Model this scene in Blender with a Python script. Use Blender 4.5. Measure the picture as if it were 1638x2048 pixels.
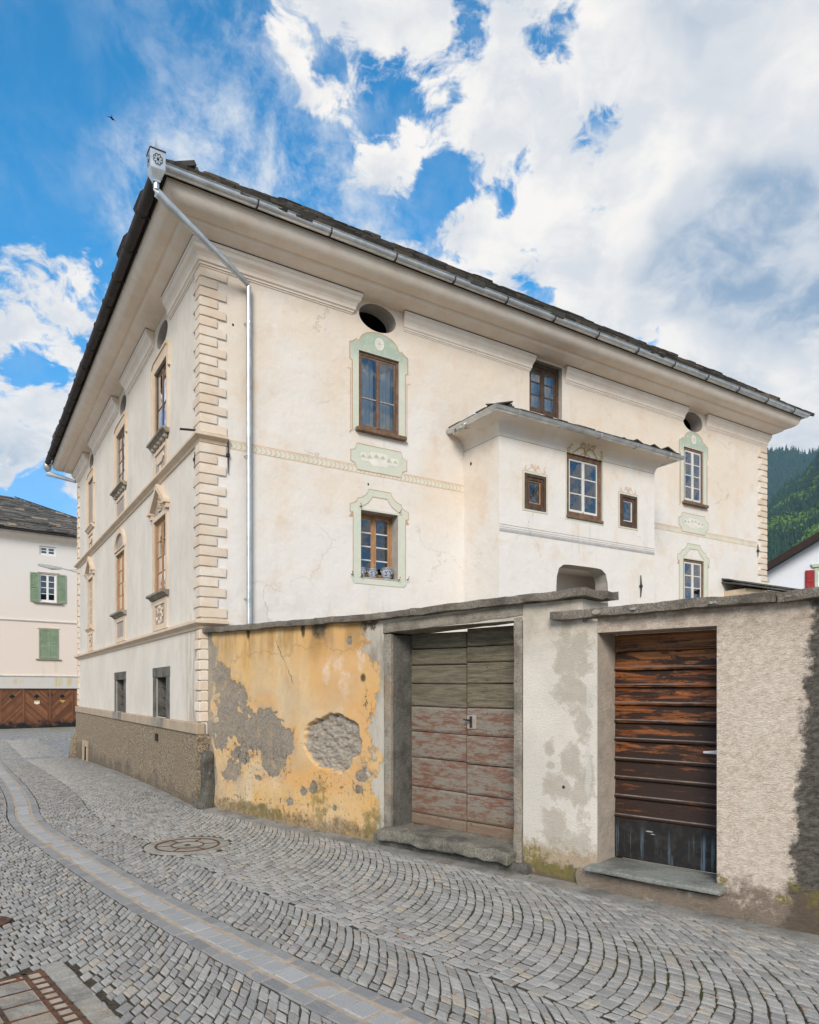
import bpy, bmesh, math, random
from mathutils import Vector, noise as mnoise
sc = bpy.context.scene
for ob in list(bpy.data.objects):
    bpy.data.objects.remove(ob)
R = math.radians

# ------------------------------------------------------------------ camera
EYE = 1.65
cam_d = bpy.data.cameras.new('camera')
cam_d.sensor_fit = 'HORIZONTAL'
cam_d.sensor_width = 36
cam_d.lens = 36 * 1408 / 1638            # wide lens with a rising front: verticals stay upright
cam_d.shift_y = (1380 - 1024) / 1638
cam_d.clip_start = 0.05
cam_d.clip_end = 20000
cam = bpy.data.objects.new('camera', cam_d)
sc.collection.objects.link(cam)
cam.location = (0, 0, EYE)
cam.rotation_euler = (R(90), 0, 0)
sc.camera = cam

# ------------------------------------------------------------------ light and exposure
SUN_DIR = Vector((-0.10, -0.84, 0.50)).normalized()      # towards the sun, veiled by thin cloud
sun_d = bpy.data.lights.new('sun', 'SUN')
sun_d.energy = 1.5
sun_d.angle = R(24)
sun_d.color = (1.0, 0.93, 0.84)
sun = bpy.data.objects.new('sun', sun_d)
sc.collection.objects.link(sun)
sun.rotation_euler = SUN_DIR.to_track_quat('Z', 'Y').to_euler()
sc.view_settings.view_transform = 'Standard'
sc.view_settings.look = 'None'
sc.view_settings.exposure = 1.41
sc.view_settings.gamma = 1.0
sc.view_settings.use_curve_mapping = False
sc.cycles.use_denoising = True
sc.cycles.max_bounces = 6
sc.cycles.diffuse_bounces = 5
sc.cycles.glossy_bounces = 3
sc.cycles.transparent_max_bounces = 12
sc.cycles.caustics_reflective = False
sc.cycles.caustics_refractive = False


# ------------------------------------------------------------------ node helper
class NB:
    def __init__(s, tree):
        s.t = tree

    def nd(s, typ, ins=None, **props):
        n = s.t.nodes.new(typ)
        for k, v in props.items():
            setattr(n, k, v)
        for k, v in (ins or {}).items():
            sk = n.inputs[k]
            if isinstance(v, bpy.types.NodeSocket):
                s.t.links.new(v, sk)
            elif isinstance(v, (tuple, list)) and sk.type == 'RGBA' and len(v) == 3:
                sk.default_value = (*v, 1)
            else:
                sk.default_value = v
        return n

    def co(s):
        return s.nd('ShaderNodeTexCoord').outputs['Object']

    def vm(s, op, a, b=None, out='Vector'):
        ins = {0: a}
        if b is not None:
            ins[1] = b
        return s.nd('ShaderNodeVectorMath', ins, operation=op).outputs[out]

    def m(s, op, a, b=None, clamp=False):
        ins = {0: a}
        if b is not None:
            ins[1] = b
        return s.nd('ShaderNodeMath', ins, operation=op, use_clamp=clamp).outputs[0]

    def sc(s, v, k):
        return s.vm('MULTIPLY', v, k)

    def sep(s, v):
        return s.nd('ShaderNodeSeparateXYZ', {0: v}).outputs

    def noise(s, v, scale, det=4, ro=.55, dist=0.0, k=None, col=False):
        if k:
            v = s.sc(v, k)
        n = s.nd('ShaderNodeTexNoise', {'Vector': v, 'Scale': scale, 'Detail': det, 'Roughness': ro, 'Distortion': dist})
        return n.outputs['Color' if col else 'Fac']

    def voro(s, v, scale, feature='F1', out='Distance', k=None, rnd=1.0):
        if k:
            v = s.sc(v, k)
        n = s.nd('ShaderNodeTexVoronoi', {'Vector': v, 'Scale': scale, 'Randomness': rnd}, feature=feature)
        return n.outputs[out]

    def ss(s, x, a, b):
        """smooth step of x from a to b"""
        return s.nd('ShaderNodeMapRange', {0: x, 1: a, 2: b, 3: 0.0, 4: 1.0}, interpolation_type='SMOOTHSTEP').outputs[0]

    def mr(s, x, a, b, c, d):
        return s.nd('ShaderNodeMapRange', {0: x, 1: a, 2: b, 3: c, 4: d}).outputs[0]

    def mix(s, f, a, b, mode='MIX'):
        n = s.nd('ShaderNodeMix', data_type='RGBA', blend_type=mode)
        for idx, v in ((0, f), (6, a), (7, b)):
            sk = n.inputs[idx]
            if isinstance(v, bpy.types.NodeSocket):
                s.t.links.new(v, sk)
            elif isinstance(v, (tuple, list)):
                sk.default_value = (*v[:3], 1)
            else:
                sk.default_value = v
        return n.outputs[2]

    def ramp(s, f, stops):
        n = s.nd('ShaderNodeValToRGB', {0: f})
        cr = n.color_ramp
        while len(cr.elements) < len(stops):
            cr.elements.new(0.5)
        for e, (p, c) in zip(cr.elements, stops):
            e.position = p
            e.color = (*c, 1) if len(c) == 3 else c
        return n.outputs[0]

    def bump(s, h, dist=.01, strength=1.0, nrm=None):
        ins = {'Height': h, 'Distance': dist, 'Strength': strength}
        if nrm is not None:
            ins['Normal'] = nrm
        return s.nd('ShaderNodeBump', ins).outputs[0]

    def attr(s, name):
        return s.nd('ShaderNodeAttribute', attribute_name=name).outputs['Fac']

    def blobs(s, v, lst, wob=.25, wscale=5.0):
        """distance to the nearest of a list of ellipses (x, z, rx, rz), 1 on their rim, edge roughened"""
        d = None
        for (x, z, rx, rz) in lst:
            q = s.vm('LENGTH', s.sc(s.vm('SUBTRACT', v, (x, 0, z)), (1 / rx, 0, 1 / rz)), out='Value')
            d = q if d is None else s.nd('ShaderNodeMath', {0: d, 1: q, 2: .35}, operation='SMOOTH_MIN').outputs[0]
        n = s.noise(v, wscale, 6, .65)
        return s.m('ADD', d, s.m('MULTIPLY', s.m('SUBTRACT', n, .5), wob * 4))


MATS = {}


def mat(name, fn, rough=.85, metallic=0.0, spec=.35):
    m = bpy.data.materials.new(name)
    m.use_nodes = True
    t = m.node_tree
    t.nodes.clear()
    nb = NB(t)
    out = t.nodes.new('ShaderNodeOutputMaterial')
    r = fn(nb)
    if isinstance(r, bpy.types.NodeSocket):
        t.links.new(r, out.inputs[0])
    else:
        col, nrm = r.get('c'), r.get('n')
        ins = {'Base Color': col, 'Roughness': r.get('r', rough), 'Metallic': r.get('m', metallic), 'Specular IOR Level': spec}
        if nrm is not None:
            ins['Normal'] = nrm
        p = nb.nd('ShaderNodeBsdfPrincipled', ins)
        t.links.new(p.outputs[0], out.inputs[0])
    MATS[name] = m
    return m


# ------------------------------------------------------------------ sky with clouds
w = bpy.data.worlds.new('World')
sc.world = w
w.use_nodes = True
wt = w.node_tree
wt.nodes.clear()
nb = NB(wt)
SKY = 0.072
KD = .5
BLUE = (.05, 1.02, 1.30)
sky = nb.nd('ShaderNodeTexSky', sky_type='NISHITA', sun_disc=False, sun_elevation=math.asin(SUN_DIR.z),
            sun_rotation=math.atan2(SUN_DIR.x, SUN_DIR.y), altitude=1000, air_density=1.0, dust_density=.3, ozone_density=3.0)
gen = nb.nd('ShaderNodeTexCoord').outputs['Generated']
xs = nb.sep(gen)
den = nb.m('ADD', nb.m('MAXIMUM', xs[2], 0.0), KD)
pv = nb.nd('ShaderNodeCombineXYZ', {0: nb.m('DIVIDE', xs[0], den), 1: nb.m('DIVIDE', xs[1], den), 2: 0.0}).outputs[0]


def cloud_pt(u, v):
    """the spot of the cloud layer that is seen in the direction of a picture point"""
    q = Vector(((u - 819) / 1408, 1, (1380 - v) / 1408)).normalized()
    return (q.x / (q.z + KD), q.y / (q.z + KD))


def gauss(lst):
    acc = None
    for (u, v, r, a) in lst:
        x, y = cloud_pt(u, v)
        q = nb.vm('SUBTRACT', pv, (x, y, 0))
        g = nb.m('EXPONENT', nb.m('MULTIPLY', nb.vm('DOT_PRODUCT', q, q, out='Value'), -1 / (r * r)))
        acc = nb.nd('ShaderNodeMath', {0: g, 1: a, 2: 0.0 if acc is None else acc}, operation='MULTIPLY_ADD').outputs[0]
    return acc


warp = nb.vm('ADD', pv, nb.sc(nb.vm('SUBTRACT', nb.noise(pv, 7.0, 3, .6, col=True), (.5, .5, .5)), (.09, .09, 0)))
fb = nb.noise(nb.vm('ADD', warp, (3.7, 1.3, 0)), 7.5, 8, .61)
fine = nb.noise(nb.vm('ADD', warp, (1.7, 6.3, 0)), 26.0, 6, .68)
place = gauss([
    # banks of cloud
    (1660, 200, .18, .36), (1560, 620, .22, .36), (1340, 340, .09, .16), (1290, 100, .06, .14), (970, 200, .07, .26), (790, 340, .05, .12), (830, 440, .07, .12),
    (1130, 500, .08, .14), (620, 40, .05, .34), (800, 10, .04, .22), (1060, 0, .03, .2), (700, 215, .025, .22), (1000, 600, .10, .08), (640, 205, .015, .2),
    (90, 620, .13, .24), (130, 540, .05, .14), (20, 860, .14, .26), (520, 480, .10, .04), (400, 130, .08, .06), (250, 200, .05, .05),
    # clearings of blue
    (60, 745, .035, -.34), (60, 40, .12, -.34), (300, 60, .08, -.16), (90, 980, .10, -.10), (150, 220, .30, -.30), (80, 400, .14, -.20), (440, 280, .07, -.12), (560, 330, .05, -.16), (700, 120, .035, -.22),
    (905, 330, .035, -.34), (885, 395, .03, -.30), (1190, 245, .026, -.36), (1105, 35, .035, -.34), (950, 70, .03, -.22), (1200, 405, .02, -.34), (760, 260, .02, -.12),
    (1085, 590, .022, -.36), (1290, 690, .03, -.36), (1030, 320, .022, -.22), (1010, 410, .02, -.18), (590, 260, .03, -.14)])
dens = nb.m('ADD', nb.m('ADD', nb.m('MULTIPLY', fb, 2.0), nb.m('MULTIPLY', fine, .50)), nb.m('SUBTRACT', place, 1.17))
cl = nb.ss(dens, -.03, .14)
# thin wisps of high cloud
wv = nb.vm('ADD', warp, (8.1, 2.2, 0))
wisp = nb.ss(nb.noise(nb.sc(nb.vm('ADD', pv, nb.sc(nb.vm('SUBTRACT', warp, pv), (.5, .5, 0))), (1.0, .75, 1)), 12.0, 9, .70, .15), .38, .70)
wisp = nb.m('MULTIPLY', wisp, nb.m('ADD', nb.m('MULTIPLY', nb.ss(nb.noise(nb.vm('ADD', pv, (2.2, 0, 0)), 4.2, 4, .55), .36, .60), .95), .16), True)
wisp = nb.m('MULTIPLY', wisp, nb.m('ADD', nb.m('MULTIPLY', nb.ss(xs[0], -.50, -.27), .95), .05))
# cloud shade: bright tops, blue grey bellies
belly = nb.m('ADD', nb.m('MULTIPLY', nb.noise(nb.vm('ADD', warp, (1.1, 4.0, 0)), 5.2, 5, .55), 1.2),
             gauss([(1580, 500, .10, .55), (1480, 420, .10, .28), (1600, 620, .10, .30), (1400, 100, .09, .30), (40, 940, .07, .3), (1330, 560, .06, .16), (150, 690, .03, .12), (980, 200, .10, -.22), (1230, 250, .10, -.2), (1560, 250, .07, -.12), (1150, 500, .10, -.1)]))
belly = nb.m('MULTIPLY', nb.ss(belly, .50, 1.08), nb.ss(dens, .06, .42))
ccol = nb.mix(belly, (5.7, 5.4, 5.05), (1.6, 2.25, 3.1))
soft = nb.noise(nb.vm('ADD', warp, (5.5, 2.0, 0)), 11.0, 6, .62)
ccol = nb.mix(nb.m('MULTIPLY', nb.ss(soft, .62, .34), .9), ccol, (4.0, 4.1, 4.3))
blue = nb.mix(1.0, sky.outputs[0], nb.mix(nb.ss(xs[2], .12, .52), (.62, .92, 1.06), BLUE), 'MULTIPLY')
skyc = nb.mix(wisp, blue, (3.9, 4.2, 4.6))
skyc = nb.mix(cl, skyc, ccol)
bg = nb.nd('ShaderNodeBackground', {0: skyc, 1: SKY})
w.cycles.sampling_method = 'MANUAL'
w.cycles.sample_map_resolution = 256
wo = wt.nodes.new('ShaderNodeOutputWorld')
wt.links.new(bg.outputs[0], wo.inputs[0])
# ------------------------------------------------------------------ mesh helper
COL = sc.collection
RNG = random.Random(7)


class MB:
    """collects faces given in (s, o, z) facade coordinates: s along, o out of the wall, z up"""
    def __init__(s, T=None):
        s.v, s.f, s.rnd = [], [], []
        s.T = T or (lambda a, b, c: (a, b, c))
        s.cur = None

    def pt(s, a, b, c):
        s.v.append(s.T(a, b, c))
        return len(s.v) - 1

    def face(s, pts):
        s.f.append([s.pt(*p) for p in pts])
        s.rnd.append(s.cur)

    def faces(s, pts, fs):
        b = len(s.v)
        for p in pts:
            s.pt(*p)
        for f in fs:
            s.f.append([b + i for i in f])
            s.rnd.append(s.cur)

    def box(s, s0, s1, o0, o1, z0, z1):
        p = [(a, b, c) for a in (s0, s1) for b in (o0, o1) for c in (z0, z1)]
        s.faces(p, [(0, 1, 3, 2), (4, 6, 7, 5), (0, 4, 5, 1), (2, 3, 7, 6), (0, 2, 6, 4), (1, 5, 7, 3)])

    def cbox(s, s0, s1, o0, o1, z0, z1, b=.006, jit=0.0, rng=RNG):
        """box with chamfered edges, corners optionally uneven"""
        lo, hi = (s0, o0, z0), (s1, o1, z1)
        b = min(b, *[(hi[i] - lo[i]) * .45 for i in range(3)])
        idx, pts = {}, []
        for sx in (0, 1):
            for sy in (0, 1):
                for sz in (0, 1):
                    j = [rng.uniform(-jit, jit) for _ in range(3)]
                    for ax in range(3):
                        c = []
                        for i, sg in enumerate((sx, sy, sz)):
                            e = hi[i] if sg else lo[i]
                            if i != ax:
                                e += -b if sg else b
                            c.append(e + j[i])
                        idx[(sx, sy, sz, ax)] = len(pts)
                        pts.append(c)
        fs = []
        for ax in range(3):
            o = [i for i in range(3) if i != ax]
            for sg in (0, 1):
                q = []
                for a, c in ((0, 0), (1, 0), (1, 1), (0, 1)):
                    k = [0, 0, 0]
                    k[ax] = sg
                    k[o[0]], k[o[1]] = a, c
                    q.append(idx[(*k, ax)])
                fs.append(q)
            for a in (0, 1):
                for c in (0, 1):
                    k0, k1 = [0, 0, 0], [0, 0, 0]
                    k0[ax], k1[ax] = 0, 1
                    k0[o[0]] = k1[o[0]] = a
                    k0[o[1]] = k1[o[1]] = c
                    fs.append([idx[(*k0, o[0])], idx[(*k1, o[0])], idx[(*k1, o[1])], idx[(*k0, o[1])]])
        for sx in (0, 1):
            for sy in (0, 1):
                for sz in (0, 1):
                    fs.append([idx[(sx, sy, sz, a)] for a in range(3)])
        s.faces(pts, fs)

    def prism(s, poly, o0, o1):
        """(s, z) outline pulled out from o0 to o1"""
        n = len(poly)
        s.faces([(a, o0, z) for a, z in poly] + [(a, o1, z) for a, z in poly],
                [list(range(n))[::-1], list(range(n, 2 * n))] + [(i, (i + 1) % n, n + (i + 1) % n, n + i) for i in range(n)])

    def sheet(s, poly, o):
        s.face([(a, o, z) for a, z in poly])

    def ring(s, outer, inner, o0, o1):
        """frame between two outlines of equal length"""
        n = len(outer)
        P = [(a, o1, z) for a, z in outer] + [(a, o1, z) for a, z in inner] + [(a, o0, z) for a, z in outer] + [(a, o0, z) for a, z in inner]
        F = []
        for i in range(n):
            j = (i + 1) % n
            F += [(i, j, n + j, n + i), (2 * n + i, 2 * n + j, j, i), (n + i, n + j, 3 * n + j, 3 * n + i)]
        s.faces(P, F)

    def profile(s, prof, s0, s1, cut0=0.0, cut1=0.0):
        """closed (o, z) profile drawn along s; ends may be returned by cut * o"""
        n = len(prof)
        s.faces([(s0 + cut0 * o, o, z) for o, z in prof] + [(s1 + cut1 * o, o, z) for o, z in prof],
                [list(range(n)), list(range(n, 2 * n))[::-1]] + [(i, (i + 1) % n, n + (i + 1) % n, n + i) for i in range(n)])

    def sweep(s, path, prof, close=False, cap=True):
        """open (o, z) profile carried round corners; path = [((x, y), (mitre x, mitre y))], plan coordinates"""
        n = len(prof)
        b = len(s.v)
        for (x, y), (mx, my) in path:
            for o, z in prof:
                s.pt(x + mx * o, y + my * o, z)
        L = len(path)
        for k in range(L if close else L - 1):
            a, c = b + k * n, b + ((k + 1) % L) * n
            for i in range(n - 1):
                s.f.append([a + i, c + i, c + i + 1, a + i + 1])
                s.rnd.append(s.cur)
        if cap and not close:
            s.f.append([b + i for i in range(n)])
            s.f.append([b + (L - 1) * n + i for i in range(n)])
            s.rnd += [s.cur, s.cur]

    def tube(s, pts, r, n=10, caps=True):
        """round bar along points given in the builder's own coordinates"""
        pts = [Vector(p) for p in pts]
        rs = r if isinstance(r, (list, tuple)) else [r] * len(pts)
        b = len(s.v)
        for i, p in enumerate(pts):
            d = (pts[min(i + 1, len(pts) - 1)] - pts[max(i - 1, 0)]).normalized()
            ref = Vector((0, 0, 1)) if abs(d.z) < .9 else Vector((0, 1, 0))
            x = d.cross(ref).normalized()
            y = d.cross(x)
            k = 1.0
            if 0 < i < len(pts) - 1:
                d0 = (pts[i] - pts[i - 1]).normalized()
                k = 1 / max(.5, d0.dot(d))
            for j in range(n):
                a = 2 * math.pi * j / n
                q = p + (x * math.cos(a) + y * math.sin(a) * (1 if k == 1 else k)) * rs[i]
                s.pt(*q)
        for i in range(len(pts) - 1):
            for j in range(n):
                s.f.append([b + i * n + j, b + i * n + (j + 1) % n, b + (i + 1) * n + (j + 1) % n, b + (i + 1) * n + j])
                s.rnd.append(s.cur)
        if caps:
            s.f.append([b + j for j in range(n)])
            s.f.append([b + (len(pts) - 1) * n + j for j in range(n)])
            s.rnd += [s.cur, s.cur]

    def lathe(s, prof, c, n=24):
        """(radius, z) profile turned round the upright axis through c = (s, o)"""
        b = len(s.v)
        for r, z in prof:
            for j in range(n):
                a = 2 * math.pi * j / n
                s.pt(c[0] + r * math.cos(a), c[1] + r * math.sin(a), z)
        for i in range(len(prof) - 1):
            for j in range(n):
                s.f.append([b + i * n + j, b + i * n + (j + 1) % n, b + (i + 1) * n + (j + 1) % n, b + (i + 1) * n + j])
                s.rnd.append(s.cur)

    def ribbon(s, pts, width, o):
        """painted stroke: flat strip of given width along (s, z) points, thinning at the ends"""
        pts = [Vector(p) for p in pts]
        n = len(pts)
        b = len(s.v)
        for i, p in enumerate(pts):
            d = (pts[min(i + 1, n - 1)] - pts[max(i - 1, 0)])
            d = d.normalized() if d.length else Vector((1, 0))
            q = Vector((-d.y, d.x)) * width * .5
            s.pt(p.x + q.x, o, p.y + q.y)
            s.pt(p.x - q.x, o, p.y - q.y)
        for i in range(n - 1):
            s.f.append([b + 2 * i, b + 2 * i + 1, b + 2 * i + 3, b + 2 * i + 2])
            s.rnd.append(s.cur)

    def build(s, name, m, parent=None, smooth=False, kind=None, label=None, fix=True):
        me = bpy.data.meshes.new(name)
        me.from_pydata(s.v, [], s.f)
        if any(r is not None for r in s.rnd):
            at = me.attributes.new('rnd', 'FLOAT', 'FACE')
            at.data.foreach_set('value', [r or 0.0 for r in s.rnd])
        if fix:
            bm = bmesh.new()
            bm.from_mesh(me)
            bmesh.ops.recalc_face_normals(bm, faces=bm.faces)
            bm.to_mesh(me)
            bm.free()
        if smooth:
            me.shade_smooth() if smooth is True else me.shade_smooth()
            if smooth is not True:
                me.set_sharp_from_angle(angle=R(smooth))
        me.materials.append(MATS[m] if isinstance(m, str) else m)
        ob = bpy.data.objects.new(name, me)
        COL.objects.link(ob)
        ob.parent = parent
        if kind:
            ob['kind'] = kind
        if label:
            ob['label'] = label
        return ob


def thing(name, label, cat, loc=(0, 0, 0), rz=0.0, group=None):
    o = bpy.data.objects.new(name, None)
    COL.objects.link(o)
    o.location = loc
    o.rotation_euler = (0, 0, rz)
    o.empty_display_size = .3
    return tag(o, label, cat, group)


def tag(o, label, cat, group=None):
    o['label'] = label
    o['category'] = cat
    if group:
        o['group'] = group
    return o


def rough(name, m, parent, s0, s1, o0, o1, z0, z1, T, seg=(8, 3, 3), amp=.01, scale=4.0, seed=0, smooth=40, bev=.012, taper=None, label=None, rnd=None):
    """uneven stone: a box cut fine and pushed about by noise"""
    bm = bmesh.new()
    vs = {}
    def V(i, j, k):
        q = (i, j, k)
        if q not in vs:
            a = s0 + (s1 - s0) * i / seg[0]
            b = o0 + (o1 - o0) * j / seg[1]
            c = z0 + (z1 - z0) * k / seg[2]
            if taper:
                a, b, c = taper(a, b, c)
            ed = (i in (0, seg[0])) + (j in (0, seg[1])) + (k in (0, seg[2]))
            nv = mnoise.noise_vector(Vector((a * scale + seed * 7.3, b * scale, c * scale)))
            nv2 = mnoise.noise_vector(Vector((a * scale * 3 + seed * 3.1, b * scale * 3, c * scale * 3)))
            p = Vector((a, b, c)) + nv * amp + nv2 * amp * .45
            if ed >= 2:
                cc = Vector(((s0 + s1) / 2, (o0 + o1) / 2, (z0 + z1) / 2))
                for ax, (e, n_) in enumerate(((i, seg[0]), (j, seg[1]), (k, seg[2]))):
                    if e in (0, n_):
                        p[ax] += bev * (1 if e == 0 else -1) * .6
            vs[q] = bm.verts.new(T(*p))
        return vs[q]
    X, Y, Z = seg
    for i in range(X):
        for j in range(Y):
            for k in (0, Z):
                bm.faces.new((V(i, j, k), V(i + 1, j, k), V(i + 1, j + 1, k), V(i, j + 1, k)))
    for i in range(X):
        for k in range(Z):
            for j in (0, Y):
                bm.faces.new((V(i, j, k), V(i + 1, j, k), V(i + 1, j, k + 1), V(i, j, k + 1)))
    for j in range(Y):
        for k in range(Z):
            for i in (0, X):
                bm.faces.new((V(i, j, k), V(i, j + 1, k), V(i, j + 1, k + 1), V(i, j, k + 1)))
    bmesh.ops.recalc_face_normals(bm, faces=bm.faces)
    me = bpy.data.meshes.new(name)
    bm.to_mesh(me)
    bm.free()
    me.shade_smooth()
    me.set_sharp_from_angle(angle=R(smooth))
    if rnd is not None:
        at = me.attributes.new('rnd', 'FLOAT', 'FACE')
        at.data.foreach_set('value', [rnd] * len(me.polygons))
    me.materials.append(MATS[m])
    ob = bpy.data.objects.new(name, me)
    COL.objects.link(ob)
    ob.parent = parent
    if label:
        ob['label'] = label
    return ob


def facade(name, T, m, parent, s0, s1, z0, z1, holes, rm=None, o=0.0, label=None, ztop=None, kind=None):
    """wall sheet with openings. hole = (s0, s1, z0, z1, depth, radius function or None)"""
    mb = MB(T)
    ss = sorted({s0, s1, *[h[0] for h in holes], *[h[1] for h in holes]})
    zs = sorted({z0, z1, *[h[2] for h in holes], *[h[3] for h in holes]})
    ss = [a for a in ss if s0 <= a <= s1]
    zs = [a for a in zs if z0 <= a <= z1]
    for a, b in zip(ss, ss[1:]):
        for c, d in zip(zs, zs[1:]):
            ms, mz = (a + b) / 2, (c + d) / 2
            if any(h[0] < ms < h[1] and h[2] < mz < h[3] for h in holes):
                continue
            mb.face([(a, o, c), (b, o, c), (b, o, d), (a, o, d)])
    rvs = []
    for (a, b, c, d, dep, rf) in holes:
        rv = MB(T)
        rvs.append(rv)
        if rf is None:
            rv.faces([(a, o, c), (b, o, c), (b, o, d), (a, o, d), (a, o - dep, c), (b, o - dep, c), (b, o - dep, d), (a, o - dep, d)],
                     [(0, 1, 5, 4), (1, 2, 6, 5), (2, 3, 7, 6), (3, 0, 4, 7)])
        else:
            cs, cz, hx, hz = (a + b) / 2, (c + d) / 2, (b - a) / 2, (d - c) / 2
            ca = math.atan2(hz, hx)
            ang = sorted({i * 2 * math.pi / 48 for i in range(48)} | {ca, math.pi - ca, math.pi + ca, 2 * math.pi - ca})
            con, rec = [], []
            for t in ang:
                k = rf(t)
                con.append((cs + hx * k * math.cos(t), cz + hz * k * math.sin(t)))
                e = min(1 / max(1e-9, abs(math.cos(t)) / hx), 1 / max(1e-9, abs(math.sin(t)) / hz))
                rec.append((cs + e * math.cos(t), cz + e * math.sin(t)))
            n = len(ang)
            for i in range(n):
                j = (i + 1) % n
                mb.face([(con[i][0], o, con[i][1]), (rec[i][0], o, rec[i][1]), (rec[j][0], o, rec[j][1]), (con[j][0], o, con[j][1])])
                rv.face([(con[i][0], o, con[i][1]), (con[j][0], o, con[j][1]), (con[j][0], o - dep, con[j][1]), (con[i][0], o - dep, con[i][1])])
    w_ = mb.build(name, m, parent, label=label, kind=kind)
    for rv in rvs:
        rv.build('reveal', rm or m, w_ if parent else None)
    return w_


def oval(t):
    return 1.0


def window(T, parent, s0, s1, z0, z1, rec, fm='wood_brown', sm='wood_brown', mm='wood_brown', fw=.05, sw=.045, rows=3, cols=1, split=None,
           glass='glass', room=1.2, curtain=False, label=None, mw=.02):
    """two-leaf casement set rec behind the wall face: frame > sash (two), pane, room"""
    fr = MB(T)
    d0, d1 = -rec - .06, -rec
    e = .004
    fr.ring([(s0 + e, z0 + e), (s1 - e, z0 + e), (s1 - e, z1 - e), (s0 + e, z1 - e)],
            [(s0 + fw, z0 + fw), (s1 - fw, z0 + fw), (s1 - fw, z1 - fw), (s0 + fw, z1 - fw)], d0, d1)
    win = fr.build('window', fm, parent, label=label)
    mid = (s0 + s1) / 2
    for k, (a, b) in enumerate(((s0 + fw, mid - .002), (mid + .002, s1 - fw))):
        sm_ = MB(T)
        a, b = a + .003, b - .003
        c, d = z0 + fw + .003, z1 - fw - .003
        q0, q1 = -rec - .045, -rec - .012
        sm_.ring([(a, c), (b, c), (b, d), (a, d)], [(a + sw, c + sw * 1.3), (b - sw, c + sw * 1.3), (b - sw, d - sw), (a + sw, d - sw)], q0, q1)
        if k == 0:
            sm_.cbox(b - .018, b + .022, q1 - .002, q1 + .012, c + .01, d - .01, .005)
        ga, gb, gc, gd = a + sw, b - sw, c + sw * 1.3, d - sw
        fr_z = split or [i / rows for i in range(1, rows)]
        zz = [gc] + [gc + (gd - gc) * f for f in fr_z] + [gd]
        xx = [ga + (gb - ga) * i / cols for i in range(cols + 1)]
        sash = sm_.build('sash', sm, win)
        for z in zz[1:-1]:
            mu = MB(T)
            mu.box(ga, gb, q0 + .006, q1 + .003, z - mw / 2, z + mw / 2)
            mu.build('glazing_bar', mm, win)
        for x in xx[1:-1]:
            mu = MB(T)
            mu.box(x - mw / 2, x + mw / 2, q0 + .008, q1 + .002, gc, gd)
            mu.build('glazing_bar', mm, win)
        for i in range(len(zz) - 1):
            for j in range(cols):
                g = MB(T)
                y = q1 - .003
                t = [RNG.uniform(-.0035, .0035) for _ in range(4)]
                g.face([(xx[j], y + t[0], zz[i]), (xx[j + 1], y + t[1], zz[i]), (xx[j + 1], y + t[2], zz[i + 1]), (xx[j], y + t[3], zz[i + 1])])
                g.build('pane', glass, win, fix=False)
    if room:
        rm = MB(T)
        a, b, c, d = s0 - .5, s1 + .5, z0 - .6, z1 + .3
        y0, y1 = -rec - .062, -rec - room
        # the room behind: five sides and the inner face of the wall round the opening
        rm.faces([(a, y0, c), (b, y0, c), (b, y0, d), (a, y0, d), (a, y1, c), (b, y1, c), (b, y1, d), (a, y1, d)],
                 [(0, 1, 5, 4), (1, 2, 6, 5), (2, 3, 7, 6), (3, 0, 4, 7), (4, 5, 6, 7)])
        rm.ring([(a, c), (b, c), (b, d), (a, d)], [(s0, z0), (s1, z0), (s1, z1), (s0, z1)], y0 - .01, y0)
        rm.build('room', 'interior', win)
    if curtain:
        for (a, b) in curtain:
            cu = MB(T)
            n = 24
            for i in range(n):
                x0, x1 = a + (b - a) * i / n, a + (b - a) * (i + 1) / n
                f = lambda x: -rec - .16 + .02 * math.sin(x * 60) + .01 * math.sin(x * 23)
                cu.face([(x0, f(x0), z0 - .1), (x1, f(x1), z0 - .1), (x1, f(x1), z1), (x0, f(x0), z1)])
            cu.build('curtain', 'curtain', win, smooth=True)
    return win


def arc(cx, cz, rx, rz, a0, a1, n=8):
    return [(cx + rx * math.cos(R(a0 + (a1 - a0) * i / n)), cz + rz * math.sin(R(a0 + (a1 - a0) * i / n))) for i in range(n + 1)]


# ------------------------------------------------------------------ lie of the land
CX, CY = -2.902, 9.8                                   # street corner of the big house
D1 = Vector((-0.5360217, 0.8442042))                   # along its street front, away
D2 = Vector((0.8440377, 0.5362839))                    # along its garden front
HOUSE_RZ = math.atan2(D2.y, D2.x)
WO = Vector((-2.564, 9.608))                           # foot of the garden wall
WD = Vector((0.737668, -0.675164))
WALL_RZ = math.atan2(WD.y, WD.x)
GZ = [(-30, .0), (-2, .0), (.5, .02), (2, .015), (5.4, -.04), (8.5, -.14), (12.8, -.30), (20, -.37), (32, -.41), (200, -.41)]


def gz(x, y):
    t = (x - CX) * D1.x + (y - CY) * D1.y
    for (a, za), (b, zb) in zip(GZ, GZ[1:]):
        if t <= b:
            f = max(0, min(1, (t - a) / (b - a)))
            return za + (zb - za) * f
    return GZ[-1][1]


G = lambda s, o, z: (s, -o, z)                         # garden front and garden wall
S = lambda s, o, z: (-o, s, z)                         # street front
# ------------------------------------------------------------------ materials
def flat(c, var=.12, scale=6.0, bumpd=.002, bscale=60, **kw):
    def f(n):
        v = n.co()
        a = n.noise(v, scale, 5, .6)
        col = n.mix(n.mr(a, .3, .7, 0, 1), tuple(x * (1 - var) for x in c), tuple(min(1, x * (1 + var)) for x in c))
        return dict(c=col, n=n.bump(n.noise(v, bscale, 4, .6), bumpd))
    return f


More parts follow.
